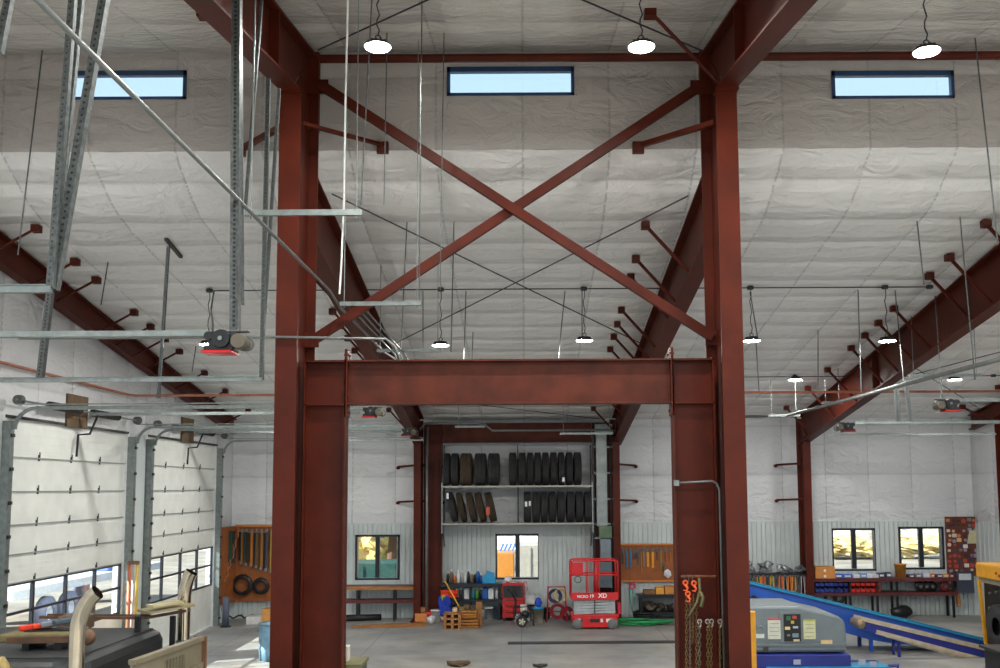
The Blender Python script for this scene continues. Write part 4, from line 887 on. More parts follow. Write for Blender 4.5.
# pink and green hose by wall, green hose heap on floor
x = at(632.5, 590, Y=30.5)
tag(M().tube([at(631, 588, Y=30.5), at(630.5, 600, Y=30.5), at(632, 612, Y=30.45), at(634, 600, Y=30.5), at(634, 588, Y=30.5)], .03, 6).build('hanging_hose', col((120, 180, 170), .5), smooth=True), 'pale green hose loop hanging on the wall right of the lift', 'hose')
tag(M().torus(at(632.5, 586, Y=30.5), .09, .03, 'y', 14, 6).build('hose_nozzle_ring', col((214, 50, 86))), 'pink red coil hanging above the pale green hose', 'coil')
p = spot(637, 624); m = M(); pts = []
for k in range(150):
    a = k*.33; rr = .35+.35*math.sin(k*.13)**2; pts.append((p.x+1.5*rr*math.cos(a)+.1*math.sin(k*.7), p.y-.15+.6*rr*math.sin(a), .03+.10*abs(math.sin(k*.21))))
tag(M().tube(pts, .02, 6).build('garden_hose', mat('hose_green', (30, 150, 84), .4), smooth=True), 'tangled bright green hose heaped on the floor right of the lift', 'hose')
pts = [(p.x+.5, p.y-.2, .02), (p.x+1.4, p.y-.5, .02), (p.x+1.1, p.y-.9, .02), (p.x+1.7, p.y-1.2, .02), (p.x+1.35, p.y-2.0, .02)]
tag(M().tube([Vector(pts[0]).lerp(Vector(pts[1]), k/4) for k in range(4)]+[Vector(q_) for q_ in pts[1:]], .014, 6).build('extension_cord', col((96, 88, 60)), smooth=True), 'thin cord trailing over the floor from the green hose', 'cord')
tag(M().torus((p.x+.35, 30.2, .12), .32, .035, 'z', 24, 6).torus((p.x+.32, 30.2, .19), .29, .035, 'z', 24, 6).torus((p.x+.35, 30.2, .05), .3, .04, 'z', 24, 6).build('black_hose_coil', BLACK, smooth=True), 'black hose coil on the floor behind the green hose', 'hose')
# long flat channel on floor (drain grate)
A, B = at(508, 643.5, Z=0), at(678, 640.5, Z=0)
tag(M().bar((A.x, A.y, .012), (7.5, A.y+.1, .012), .34, .022, (0, 0, 1)).build('floor_grate', ROD), 'long dark strip of trench grate in the floor before the lift', 'floor grate')
# pallets and wood near low shelving
def pallet(px, py, z, w, label, n=3, rz=0):
    p = spot(px, py); t = thing('pallet', label, 'pallet', (p.x, p.y, z), 'wooden pallets and crates')
    for k in range(5): M().box(p.x-w/2, p.x+w/2, p.y-.3+k*.13, p.y-.2+k*.13, z+.12, z+.145).build('deck_board', WOOD, t)
    for sx in (-w/2+.04, 0, w/2-.04): M().box(p.x+sx-.04, p.x+sx+.04, p.y-.3, p.y+.32, z+.02, z+.12).build('stringer', WOOD, t)
    for k in range(3): M().box(p.x-w/2, p.x+w/2, p.y-.3+k*.26, p.y-.2+k*.26, z, z+.02).build('bottom_board', WOOD, t)
    return p
pallet(453, 628, 0, .5, 'small pallet on the floor left of the wooden crates, lowest of its stack'); pallet(453, 628, .15, .5, 'small pallet in the middle of the stack left of the wooden crates'); pallet(453, 628, .3, .5, 'small pallet on top of the stack left of the wooden crates')
p = spot(470, 627)
crate(p.x, p.y, 0, .55, .4, .26, (176, 116, 48), 'wooden_crate', 'slatted wooden crate on the floor, lower of two', 'crate', 'wooden crates', True); crate(p.x-.03, p.y+.03, .27, .5, .36, .24, (190, 128, 54), 'wooden_crate', 'slatted wooden crate resting on another crate', 'crate', 'wooden crates', True)
p = spot(479.5, 625); t = thing('wooden_plank', 'upright orange brown plank beside the wooden crates', 'plank', p); M().box(p.x-.1, p.x+.08, p.y, p.y+.06, 0, .68).build('board', WOOD, t); M().box(p.x-.1, p.x+.12, p.y+.06, p.y+.3, 0, .05).build('foot', WOOD, t)
for i, (px, z, s_, c_, lb) in enumerate(((462, .45, .09, (120, 96, 60), 'brown block'), (455, .45, .07, (214, 190, 150), 'pale block'), (467, .52, .08, (96, 74, 40), 'dark brown block'), (473, .52, .07, (70, 60, 44), 'black block'))):
    p = spot(px, 627); tag(M().box(p.x-s_, p.x+s_, p.y-.1, p.y+.1, z, z+s_*1.5).build('wood_block', col(c_), bevel=.01), '%s on the wooden stack, at %d percent of the photo width' % (lb, px/10), 'block', 'offcuts on the stack')
# broom with yellow handle
a, b = at(444.5, 580, Y=29.6), at(462, 612, Y=29.0)
t = thing('push_broom', 'broom with long yellow handle leaning over the wooden crates', 'broom', (b.x, b.y, b.z)); M().tube([a, b], .018, 8).build('handle', mat('yellow_handle', (236, 176, 60), .4), t); M().bar((b.x-.12, b.y, b.z-.03), (b.x+.12, b.y, b.z-.03), .05, .08).build('brush_head', col((214, 200, 180)), t)
# hanging coats on column
x = at(446, 600, Y=29.5)
def cloth(px0, py0, px1, py1, Y, c, label, seed, d=.12):
    A, B = at(px0, py1, Y=Y), at(px1, py0, Y=Y); bm = M(); n = 10; r_ = random.Random(seed); vs_ = []
    for j in range(n+1):
        row = []
        for i in range(n+1):
            u, v = i/n, j/n; sh = .75+.25*math.sin(math.pi*(v*.8+.1)); 
            row.append(bm.bm.verts.new((A.x+(B.x-A.x)*(.5+(u-.5)*sh*(1+.12*math.sin(v*7+seed))), Y-d*math.sin(math.pi*u)-.06*math.sin(u*17+v*5+seed)-.03*math.sin(v*14+u*6), A.z+(B.z-A.z)*(v-.08*math.sin(u*9+seed)*(1-v)))))
        vs_.append(row)
    for j in range(n):
        for i in range(n): bm.bm.faces.new((vs_[j][i], vs_[j][i+1], vs_[j+1][i+1], vs_[j+1][i]))
    bm.face([v.co + Vector((0, .01, 0)) for v in vs_[0]]+[v.co+Vector((0, .04, 0)) for v in vs_[n][::-1]])
    return tag(bm.build('jacket', col(c, .85), smooth=True), label, 'jacket', 'jackets on the left of the low shelving')
cloth(440, 590, 458, 600, 29.75, (226, 62, 34), 'bright orange red jacket hanging at the left end of the low shelving', 1)
cloth(438, 596, 452, 616, 29.65, (36, 66, 176), 'blue work trousers hanging under the orange jacket', 2)
cloth(446, 597, 460, 606, 29.7, (34, 34, 44), 'dark jacket hanging between orange jacket and shelving', 3)
cloth(441, 595, 446, 600, 29.6, (190, 210, 60), 'yellow green cloth tucked beside the orange jacket', 4, .06)
for i, (px, py, c_, s_, lb, nm) in enumerate(((420.5, 622, (204, 130, 70), .13, 'tan block beside the back left column', 'wood_block'), (428.5, 622, (190, 44, 40), .15, 'red fuel can beside the back left column', 'fuel_can'), (436, 622, (220, 222, 222), .17, 'white bucket shaped container left of the blue trousers', 'container'), (431, 624, (210, 214, 218), .13, 'crumpled white bag on the floor by the column', 'plastic_bag'), (444, 622, (206, 170, 140), .12, 'pale striped bag left of the pallets', 'bag'), (424, 621, (196, 140, 80), .1, 'small brown box on the tan block', 'small_box'))):
    p = spot(px, py)
    if nm == 'fuel_can':
        t = thing('fuel_can', lb, 'fuel can', p); M().box(p.x-.14, p.x+.14, p.y-.08, p.y+.08, 0, .3).build('body', col(c_), t, bevel=.02); M().tube([(p.x-.08, p.y, .3), (p.x-.02, p.y, .38), (p.x+.08, p.y, .3)], .015, 6).build('handle', col(c_), t)
    elif 'bag' in nm: tag(M().blob((p.x, p.y, 0), s_, s_, s_, i, .3, 2).build(nm, col(c_, .6), smooth=True), lb, 'bag')
    elif nm == 'container': tag(M().lathe([(.001, 0), (.14, 0), (.16, .34), (.17, .34), (.17, .37), (.001, .37)], p, n=18).build(nm, col(c_), smooth=True), lb, 'container')
    elif nm == 'small_box': tag(M().box(p.x-.1, p.x+.12, p.y-.1, p.y+.1, .27, .42).build(nm, col(c_), bevel=.01), lb, 'box')
    else: tag(M().box(p.x-.16, p.x+.2, p.y-.12, p.y+.12, 0, .26).build(nm, col(c_), bevel=.01), lb, 'block')
# planks and black pipe on the floor under the left window bench
a, b = at(352, 628, Z=0), at(422, 624, Z=0); 
for i, (dx, dy, l) in enumerate(((0, 0, 2.1), (.25, .25, 1.9), (.9, .42, 1.2))):
    tag(M().bar((a.x+dx, a.y+dy, .03+.0*i), (a.x+dx+l, a.y+dy+.22, .03), .16, .05, (0, 0, 1)).build('wooden_plank', WOOD), ('front', 'middle', 'rear short')[i]+' loose tan plank on the floor under the left window', 'plank', 'planks on the floor')
a = spot(345, 621); tag(M().tube([(a.x-.1, a.y-.1, .1), (a.x+1.1, a.y+.1, .1)], .1, 12).build('black_pipe', BLACK, smooth=True), 'thick black pipe lying under the bench by the left window', 'pipe')
# ------------------------------------------------------------------ left corner tool board (angled between walls) and hoses
A, B = at(236, 526, Y=30.5), at(300, 601, Y=30.5)
t = thing('tool_board', 'big orange brown board with hanging belts and chains in the left corner', 'board', (A.x, 30.5, B.z))
M().box(A.x, -5.9, 30.5, 30.55, B.z, A.z).build('panel', PEG, t)
C1 = Vector((XL+.06, 29.25, 0)); M().bar((C1.x, C1.y, (A.z+B.z)/2), (A.x, 30.5, (A.z+B.z)/2), .04, A.z-B.z, (0, 0, 1)).build('side_panel', PEG, t)
M().box(A.x, -5.9, 30.44, 30.5, A.z-.03, A.z+.04).build('top_rail', mat('board_edge', (196, 120, 52), .6), t)
strapc = [(150, 100, 40), (60, 50, 44), (200, 120, 40), (120, 90, 60), (170, 110, 50), (80, 80, 90), (176, 140, 60), (90, 60, 40), (150, 96, 44), (200, 150, 70), (70, 60, 50), (160, 104, 50)]
for i in range(12):
    px = 242+i*5; p = at(px, 529, Y=30.4); b = at(px, 562+(i*1.4), Y=30.4)
    t = thing('ratchet_strap', 'hanging strap on the left corner board, %s from left' % ORD[i], 'strap', b, 'straps on the left corner board')
    M().box(p.x-.05, p.x+.045, 30.4, 30.43, b.z, p.z-.08).build('webbing', col(strapc[i], .8), t); M().box(p.x-.035, p.x+.035, 30.38, 30.44, p.z-.1, p.z).build('hook', GALV, t); M().box(p.x-.045, p.x+.03, 30.37, 30.42, b.z-.07, b.z+.02).build('end_hook', GALV, t)
def chain(pts_, link, name, label, mt, grp=None, cat='chain'):
    m = M(); tot = []; P_ = [Vector(q_) for q_ in pts_]
    for a_, b_ in zip(P_, P_[1:]):
        n_ = max(1, int((b_-a_).length/link))
        for k in range(n_): tot.append((a_.lerp(b_, k/n_), (b_-a_).normalized()))
    for i_, (c_, d_) in enumerate(tot):
        s_ = Vector((1, 0, 0)) if i_ % 2 else Vector((0, 1, 0)); s_ = (s_-d_*s_.dot(d_)).normalized()
        e = d_*link*.62; w_ = s_*link*.27
        m.tube([c_-e*.7+w_, c_+e*.7+w_, c_+e, c_+e*.7-w_, c_-e*.7-w_, c_-e, c_-e*.7+w_], link*.15, 4)
    return tag(m.build(name, mt), label, cat, grp)
CHM = mat('steel_chain', (126, 118, 104), .45, .5, .3, 20); CHO = mat('old_chain', (112, 92, 56), .55, .4, .3, 20)
chain([at(238, 531, Y=30.3), at(232, 556, Y=30.0), at(224, 584, Y=29.7)], .14, 'tow_chain', 'heavy chain with orange tags hanging at the angle of the left corner board', mat('rusty_chain', (176, 110, 70), .6, .2, .3, 8))
for i, (px, w_, c_) in enumerate(((219.5, .1, (40, 40, 54)), (223, .08, (70, 70, 84)), (228, .14, (34, 70, 56)), (233, .08, (60, 56, 60)))):
    a, b = at(px, 531, Y=29.5+i*.22), at(px, 578-i*5, Y=29.5+i*.22); tag(M().box(a.x, a.x+w_, a.y-.03, a.y+.03, b.z, a.z).build('hanging_belt', col(c_, .7), bevel=.01), 'dark hanging belt on the angled side of the left corner board, %s from left' % ORD[i], 'belt', 'dark belts in the left corner')
for px, py, r_, lb in ((242.5, 585, 9.3, 'larger black hose ring hanging on the left corner board'), (261, 586, 7.3, 'smaller black hose ring hanging on the left corner board')):
    c_ = at(px, py, Y=30.38); s_ = r_/FPX*30.4; m = M()
    for k in range(3): m.torus((c_.x, c_.y-.02*k, c_.z), s_-.03*k, .035, 'y', 28, 6)
    tag(m.build('hose_ring', BLACK, smooth=True), lb, 'hose')
p = at(225.5, 627, Z=0); p.y = min(p.y, 29.5); t = thing('bollard', 'dark steel post standing in the left corner', 'post', (p.x, p.y, 0)); M().tube([(p.x, p.y, 0), (p.x, p.y, at(226, 597, Y=p.y).z)], .1, 16).build('post', mat('slate_post', (84, 90, 108), .5), t, True); M().lathe([(.001, .0), (.16, 0), (.16, .03), (.001, .03)], (p.x, p.y, 0), n=16).build('base', BLACK, t)
carton(246, 614.5, 259.5, 622, 29.4, .4, (216, 212, 210), 'low white box on the floor under the left corner board', 'storage_box', z=0)
carton(262, 607, 282, 621, 29.7, .4, (212, 150, 80), 'open tan carton beside the white box, half behind the column', z=0)
p = spot(238, 619); tag(M().tube([(p.x-.5+.12*k, p.y+.1*math.sin(k*1.9), .05+.1*abs(math.sin(k))) for k in range(9)], .03, 6).build('black_cable', BLACK, smooth=True), 'black cable heap on the floor below the corner board', 'cable')
for i, (px, py) in enumerate(((217, 623), (213, 622))):
    p = at(px, py, Z=0); tag(M().blob((p.x, p.y-.2, 0), .12, .12, .14, 20+i, .3, 1).build('dark_canister', col((40, 44, 56))), ('right', 'left')[i]+' small dark canister at the foot of the far overhead door', 'canister')
# metal drum
p = at(276, 659, Z=0); r_ = .42
t = thing('metal_drum', 'open galvanised blue grey drum on the floor beside the left column', 'drum', p); hD = .84
tp = mat('drum_blue_grey', (120, 160, 186), .45, .2, .12)
prof = [(.001, 0), (r_*.93, 0)]
for z in (.33, .66): prof += [(r_*.97, hD*z-.03), (r_*1.0, hD*z), (r_*.97, hD*z+.03)]
prof += [(r_, hD-.03), (r_*1.03, hD-.02), (r_*1.03, hD), (r_*.98, hD), (r_*.9, .03), (.001, .03)]
M().lathe(prof, p, n=36).build('drum_body', tp, t, True)
M().torus((p.x, p.y, hD), r_*1.01, .018, 'z', 36, 6).build('rim', GALV, t, True)
for s in (-1, 1): M().tube([(p.x+s*r_, p.y-.08, hD*.8), (p.x+s*(r_+.05), p.y, hD*.78), (p.x+s*r_, p.y+.08, hD*.8)], .012, 6).build('handle', GALV, t)
# small table with box at bottom between portal column and centre
P_ = at(367, 657, Y=14.9)
t = thing('small_cabinet', 'dark topped cabinet at the bottom edge beside the left portal column', 'cabinet', (P_.x-.3, 14.6, 0)); zt_ = P_.z
M().box(P_.x-.8, P_.x-.0, 14.3, 14.9, 0, zt_-.05).build('body', mat('cabinet_dark', (52, 58, 50), .5), t); M().box(P_.x-.78, P_.x+.02, 14.27, 14.93, zt_-.05, zt_).build('top', mat('olive_top', (110, 108, 70), .6), t); M().box(P_.x-.7, P_.x-.05, 14.28, 14.3, .1, zt_-.15).build('door', mat('cabinet_dark', (52, 58, 50), .5), t)
for i, (dx, h_, c_) in enumerate(((-.42, .2, (210, 210, 200)), (-.34, .24, (206, 202, 186)), (-.255, .22, (214, 210, 196)))):
    tag(M().box(P_.x+dx-.035, P_.x+dx+.035, 14.5, 14.7, zt_, zt_+h_).build('paper_box', col(c_, .7), bevel=.006), '%s pale box standing on the dark cabinet at the bottom' % ('left', 'middle', 'right')[i], 'box', 'pale boxes on the dark cabinet')
# ------------------------------------------------------------------ right bench items
carton(815.5, 566, 835, 577.5, YS+.05, .45, (206, 138, 70), 'large orange tan carton on the right bench beside the slim column', marks=((.42, .6, .12, .2, (240, 230, 215)), (.42, .1, .12, .2, (240, 230, 215))), z=ZR[0])
def onbench(px, z, w, d, h, c, nm, label, cat, grp=None, Y=YS+.12):
    x = at(px, 580, Y=Y).x; t = thing(nm, label, cat, (x, Y+d/2, z), grp); M().box(x-w/2, x+w/2, Y, Y+d, z, z+h).build('body', col(c), t, bevel=.012); M().box(x-w*.3, x+w*.3, Y-.006, Y, z+h*.3, z+h*.7).build('label_patch', col((220, 220, 216)), t); return t
items = [(839, .26, .13, (50, 90, 190), 'blue'), (848, .3, .12, (70, 110, 200), 'blue'), (857, .2, .11, (226, 226, 230), 'white'), (864, .22, .14, (120, 150, 210), 'pale blue'), (870, .16, .12, (230, 232, 236), 'white'), (876, .2, .1, (200, 204, 214), 'grey'), (882, .2, .15, (50, 56, 96), 'navy'), (889, .18, .17, (60, 64, 90), 'navy'), (912, .2, .1, (60, 50, 60), 'dark'), (919, .2, .12, (120, 110, 130), 'grey'), (927, .22, .16, (190, 196, 216), 'pale'), (933, .12, .12, (214, 120, 50), 'orange'), (940, .2, .1, (80, 60, 110), 'purple'), (946, .2, .1, (196, 150, 70), 'tan'), (952, .14, .1, (130, 60, 60), 'red')]
for i, (px, w_, h_, c_, cnm) in enumerate(items): onbench(px, ZR[0], w_, .22, h_, c_, 'small_box', '%s box on top of the right bench, number %s from the big carton' % (cnm, (ORD+['thirteenth', 'fourteenth', 'fifteenth'])[i]), 'box', 'boxes on the right bench')
x = at(901, 570, Y=YS+.2).x; t = thing('wicker_basket', 'tall orange tan bucket on the right bench between the windows', 'bucket', (x, YS+.25, ZR[0])); M().lathe([(.001, 0), (.13, 0), (.17, .38), (.18, .38), (.18, .42), (.16, .42), (.12, .03), (.001, .03)], (x, YS+.25, ZR[0]), n=18).build('body', mat('basket', (206, 140, 62), .6), t, True); M().torus((x, YS+.25, ZR[0]+.4), .175, .015, 'z', 18, 6).build('rim', col((170, 110, 50)), t)
def bin_(px, z, w, h, c, label, grp, Y=YS+.02):
    x = at(px, 585, Y=Y).x; t = thing('parts_bin', label, 'bin', (x, Y+.2, z), grp)
    m = M(); m.prism([(Y, z), (Y+.38, z), (Y+.38, z+h), (Y+.12, z+h), (Y, z+h*.6)], x-w/2, x-w/2+.012, 'x'); m.prism([(Y, z), (Y+.38, z), (Y+.38, z+h), (Y+.12, z+h), (Y, z+h*.6)], x+w/2-.012, x+w/2, 'x'); m.box(x-w/2, x+w/2, Y, Y+.38, z, z+.012); m.box(x-w/2, x+w/2, Y+.37, Y+.38, z, z+h); m.box(x-w/2, x+w/2, Y, Y+.012, z, z+h*.6); m.build('bin_shell', col(c, .4), t)
    M().blob((x, Y+.18, z+.012), w*.35, .12, h*.38, int(px), .3, 1).build('contents', col((150, 150, 156)), t)
for row, (dz, hh) in enumerate(((0, .17), (.19, .17))):
    for i in range(7):
        bin_(817.5+i*4.7, ZR[1]+dz, .135, hh, (40, 66, 150) if i < 4 else (34, 46, 120), 'blue parts bin, %s from left in the %s row on the right bench' % (ORD[i], ('lower', 'upper')[row]), 'blue parts bins')
    for i in range(6):
        bin_(853+i*5, ZR[1]+dz, .145, hh, (206, 40, 34) if i % 2 == 0 else (188, 52, 34), 'red parts bin, %s from left in the %s row on the right bench' % (ORD[i], ('lower', 'upper')[row]), 'red parts bins')
for i, px in enumerate((920, 926, 932, 945)):
    c_ = Vector((at(px, 585, Y=YS+.2).x, YS+.2, ZR[1]+.16)); t = thing('grinder_wheel', 'dark round wheel on the lower shelf of the right bench, %s from left' % ORD[i], 'wheel', (c_.x, c_.y, ZR[1]), 'dark wheels on the right bench')
    M().lathe([(.001, -.03), (.06, -.03), (.15, -.05), (.155, 0), (.15, .05), (.001, .05)], c_, 'y', 20).build('disc', BLACK if i < 3 else col((120, 40, 40)), t, True); M().lathe([(.05, -.07), (.001, -.07)], c_, 'y', 12).lathe([(.05, -.07), (.05, -.03)], c_, 'y', 12).build('hub', GALV, t)
tag(M().box(at(885, 590, Y=YS+.1).x, at(906, 590, Y=YS+.1).x, YS+.1, YS+.3, ZR[1], ZR[1]+.04).build('steel_bar', BLACK), 'flat black bar on the lower shelf of the right bench', 'bar')
p = at(900, 611, Z=0); p.y = 30.0; p.x = at(900, 605, Y=30).x
tag(M().blob((p.x, p.y, 0), .36, .22, .2, 31, .25, 2).build('black_bag', BLACK, smooth=True), 'black lumpy bag on the floor under the right bench', 'bag')
p.x = at(827, 600, Y=30).x; 
for i, dx in enumerate((-.15, .15, .4)): tag(M().torus((p.x+dx, 30.1, .62), .17, .03, 'y', 18, 6).torus((p.x+dx, 30.14, .62), .12, .02, 'y', 18, 6).build('cable_coil', BLACK), 'black cable coil hanging under the right bench, %s from left' % ORD[i], 'coil', 'coils under the right bench')
# hanging rack tools
cols = [(206, 60, 40), (120, 110, 40), (60, 60, 60), (90, 90, 80), (230, 150, 40), (206, 110, 50), (70, 70, 80), (190, 150, 50), (50, 90, 100), (214, 100, 40), (150, 140, 130), (214, 120, 50), (230, 150, 50), (80, 80, 84), (190, 190, 190), (150, 50, 60)]
for i, c_ in enumerate(cols):
    px = 741+i*4.4; a = at(px, 576, Y=YS-.03); b = at(px, 592+(i % 3)*2, Y=YS-.03)
    t = thing('hanging_strap', 'strap or tool hanging on the rack behind the blue conveyor, number %s from left' % (ORD+['thirteenth', 'fourteenth', 'fifteenth', 'sixteenth'])[i], 'strap', b, 'straps on the right rack')
    M().tube([(a.x-.035, a.y, a.z), (a.x-.06, a.y, b.z+.08), (a.x, a.y, b.z), (a.x+.06, a.y, b.z+.08), (a.x+.035, a.y, a.z)], .018+.008*(i % 2), 6).build('loop', col(c_, .7), t); M().box(a.x-.04, a.x+.04, a.y-.02, a.y+.03, a.z-.03, a.z+.03).build('clip', GALVD, t)
for i, (px, s_, c_) in enumerate(((745, .2, (120, 130, 140)), (752, .12, (220, 226, 236)), (766, .2, (110, 116, 124)), (783, .16, (60, 62, 66)), (790, .1, (190, 150, 120)), (800, .14, (120, 120, 116)), (807, .12, (150, 150, 150)))):
    x = at(px, 574, Y=YS+.2).x; tag(M().blob((x, YS+.2, ZQ[0]), s_, .14, s_*.9, 40+i, .45, 2).build('machine_part', mat('mixed_parts', (70, 74, 80), .4, .4, 0, 16, c2=(170, 172, 176))), 'grey machine part on top of the rack behind the blue conveyor, %s from left' % ORD[i], 'machine part', 'parts on the right rack')
# badge board
A, B = board(947.5, 516.5, 982.5, 576, YBd, 'badge_board', 'tall dark brown board covered with small badges and pictures at right', mat('dark_board', (104, 54, 34), .7, 0, .2), False)
bc = [(214, 200, 190), (180, 70, 60), (60, 60, 96), (226, 180, 130), (120, 120, 130), (200, 120, 80), (230, 226, 220), (70, 40, 46), (150, 150, 176)]
k_ = 0
for j in range(11):
    for i in range(7):
        if rnd.random() < .06: continue
        x = A.x+.1+i*(B.x-A.x-.2)/6+rnd.uniform(-.03, .03); z = B.z-.12-j*(B.z-A.z-.2)/10.5+rnd.uniform(-.03, .03); s_ = rnd.uniform(.04, .075)
        c_ = rnd.choice(bc); k_ += 1
        if (i+j) % 2: o = M().lathe([(.001, -.012), (s_, -.012), (s_, 0)], (x, YBd, z), 'y', 10).build('badge', col(c_))
        else: o = M().box(x-s_, x+s_, YBd-.012, YBd, z-s_*.8, z+s_*.8).build('badge', col(c_), bevel=.01)
        tag(o, 'small %s badge in column %d, row %d of the dark brown board' % ('round' if (i+j) % 2 else 'square', i+1, j+1), 'badge', 'badges on the dark brown board')
a, b = at(930, 545, Y=YBd-.03), at(937, 560, Y=YBd-.03)
a, b = at(967, 543.5, Y=YBd-.02), at(979, 531, Y=YBd-.02); tag(M().prism([(a.x, a.z), (b.x-.02, a.z), (b.x-.05, b.z), (a.x+.1, b.z+.03)], YBd-.03, YBd-.013, 'y').build('pale_poster', col((204, 196, 160))), 'larger pale picture on the dark brown board', 'picture')
carton(957, 572, 973.5, 593, 30.2, .25, (58, 62, 78), 'dark blue grey tool box hanging below the badge board', 'tool_box', marks=((.15, .62, .7, .3, (196, 200, 206)),))
tag(M().tube([at(957, 588, Y=30.3), at(959, 606.5, Y=30.2)], .07, 8).build('wooden_post', WOOD), 'short wooden post at the right end of the right bench', 'post')
a, b = at(985, 536, Y=30.5), at(994, 536, Y=30.5)
t = thing('push_broom', 'dark broom hung head up on the wall right of the badge board', 'broom', ((a.x+b.x)/2+.05, 30.5, .9)); M().prism([(a.x, a.z+.06), (b.x+.15, a.z+.02), (b.x+.05, a.z-.08), (a.x, a.z-.02)], 30.45, 30.55, 'y').build('brush_head', BLACK, t); M().tube([((a.x+b.x)/2+.05, 30.5, a.z-.05), ((a.x+b.x)/2+.05, 30.5, 1.0)], .016, 8).build('handle', ROD, t)
# ------------------------------------------------------------------ chains and hooks on the right portal column
YH = 13.8
a, b = at(681, 576.5, Y=YH), at(716, 575.5, Y=YH); tb = thing('hook_rail', 'rusty steel rail with hooks across the chain column', 'rail', a); M().tube([(a.x, YH, a.z), (b.x, YH, a.z)], .02, 8).build('rail', mat('rusty_rail', (120, 70, 44), .6, .2, .3), tb)
for px in (684, 688, 692, 700): x = at(px, 576, Y=YH).x; M().tube([(x, YH+.02, a.z+.03), (x, YH-.04, a.z), (x, YH-.04, a.z-.06), (x, YH, a.z-.07)], .006, 5).build('hook', GALVD, tb)
OR_ = mat('orange_hook', (232, 92, 40), .45)
for i, (px, py) in enumerate(((685.5, 585), (694, 585.5), (688, 596))):
    c_ = at(px, py, Y=YH-.08); t = thing('orange_grab_hook', 'orange chain binder hook on the chain column, %s' % ('left one', 'right one', 'lowest one')[i], 'hook', c_, 'orange hooks')
    M().torus((c_.x, c_.y, c_.z+.03), .03, .014, 'y', 12, 6).build('hook_eye', OR_, t, True); M().tube([(c_.x, c_.y, c_.z), (c_.x+.03, c_.y, c_.z-.04), (c_.x+.015, c_.y, c_.z-.08), (c_.x-.03, c_.y, c_.z-.07)], [.02, .018, .015, .008], 8).build('hook_body', OR_, t, True)
x = {}
t = thing('load_binder', 'olive grey ratchet load binder hanging from the hook rail', 'load binder', at(694, 600, Y=YH-.08)); OL = mat('olive_metal', (118, 112, 78), .5, .3)
M().tube([at(699, 578, Y=YH-.05), at(700, 590, Y=YH-.08), at(697, 602, Y=YH-.08), at(689, 616, Y=YH-.08)], .02, 8).build('lever', OL, t, True); M().tube([at(700, 592, Y=YH-.1), at(703, 597, Y=YH-.1), at(701, 607, Y=YH-.1)], .028, 8).build('ratchet_body', OL, t, True)
for i, (px, y0, y1, mt, lk) in enumerate(((686.5, 598, 672, CHO, .05), (690, 600, 672, CHM, .045), (693, 596, 645, CHO, .045), (696.5, 604, 672, CHO, .045), (699.5, 622, 672, CHM, .06), (708, 624, 672, CHO, .06), (711, 624, 672, CHO, .06), (720.0, 622, 672, CHO, .05))):
    z1_ = at(px, y0, Y=YH-.06); z2_ = at(px, y1, Y=YH-.06)
    chain([z1_, z2_], lk, 'load_chain', 'chain hanging on the right portal column, %s from left' % ORD[i], mt, 'chains on the portal column')
m = 0
for i, px in enumerate((699.5, 707.5, 711.5, 720)):
    c_ = at(px, 621.5, Y=YH-.07); tag(M().torus((c_.x, c_.y, c_.z), .028, .009, 'y', 12, 6).tube([(c_.x, c_.y, c_.z-.02), (c_.x+.02, c_.y, c_.z-.05), (c_.x, c_.y, c_.z-.08)], .01, 6).build('grab_hook', mat('pale_hook', (190, 180, 170), .4, .5)), 'pale steel hook at the top of a chain, %s from left' % ORD[i], 'hook', 'pale chain hooks')
# ------------------------------------------------------------------ compressor on blue frame
Yh = 20.2
A, B = at(735, 653, Y=Yh), at(846, 606, Y=Yh); GH = mat('hood_grey', (114, 124, 128), .42, .05, .05); zb_, zt_ = A.z, B.z
xa, xb = A.x, B.x; wd = 1.5
t = thing('air_compressor', 'rounded grey compressor hood with control panel behind the right tall column', 'compressor', ((xa+xb)/2, Yh+wd/2, zb_-.02))
def hoodprof(x0, x1, z0, z1, rl, rr):
    pts = [(x0, z0), (x1, z0)]
    cxr, czr = x1-rr, z1-rr
    return pts
m = M(); h = zt_-zb_; pr = []
def arc(cx, cz, rx, rz, a0, a1, n=8): return [(cx+rx*math.cos(R(a0+(a1-a0)*k/n)), cz+rz*math.sin(R(a0+(a1-a0)*k/n))) for k in range(n+1)]
poly = [(xa, zb_), (xb-.02, zb_), (xb, zb_+.25)] + arc(xb-.38, zt_-.42, .36, .26, 0, 62) + [(xb-.75, zt_-.07), (xb-.95, zt_)] + [(xa+.1, zt_), (xa, zt_-.1)]
m.prism(poly, Yh, Yh+wd, 'y'); m.build('hood', GH, t, bevel=.05)
sc_ = 960/Yh
def face(px0, py0, px1, py1, c, nm, d=.015, y=None, parent=None, mt=None):
    a_, b_ = at(px0, py1, Y=y or Yh), at(px1, py0, Y=y or Yh); return M().box(a_.x, b_.x, (y or Yh)-d, (y or Yh), a_.z, b_.z).build(nm, mt or col(c, .5), parent or t)
face(738, 643.5, 846, 646, (118, 134, 136), 'lower_seam', .03, mt=GH); face(738, 648, 846, 650, (118, 134, 136), 'lower_rib', .025, mt=GH); face(780, 611, 803, 642, (0, 0, 0), 'panel_recess', .02, mt=GH)
pn = face(784, 614, 800, 641, (22, 24, 26), 'control_panel', .035)
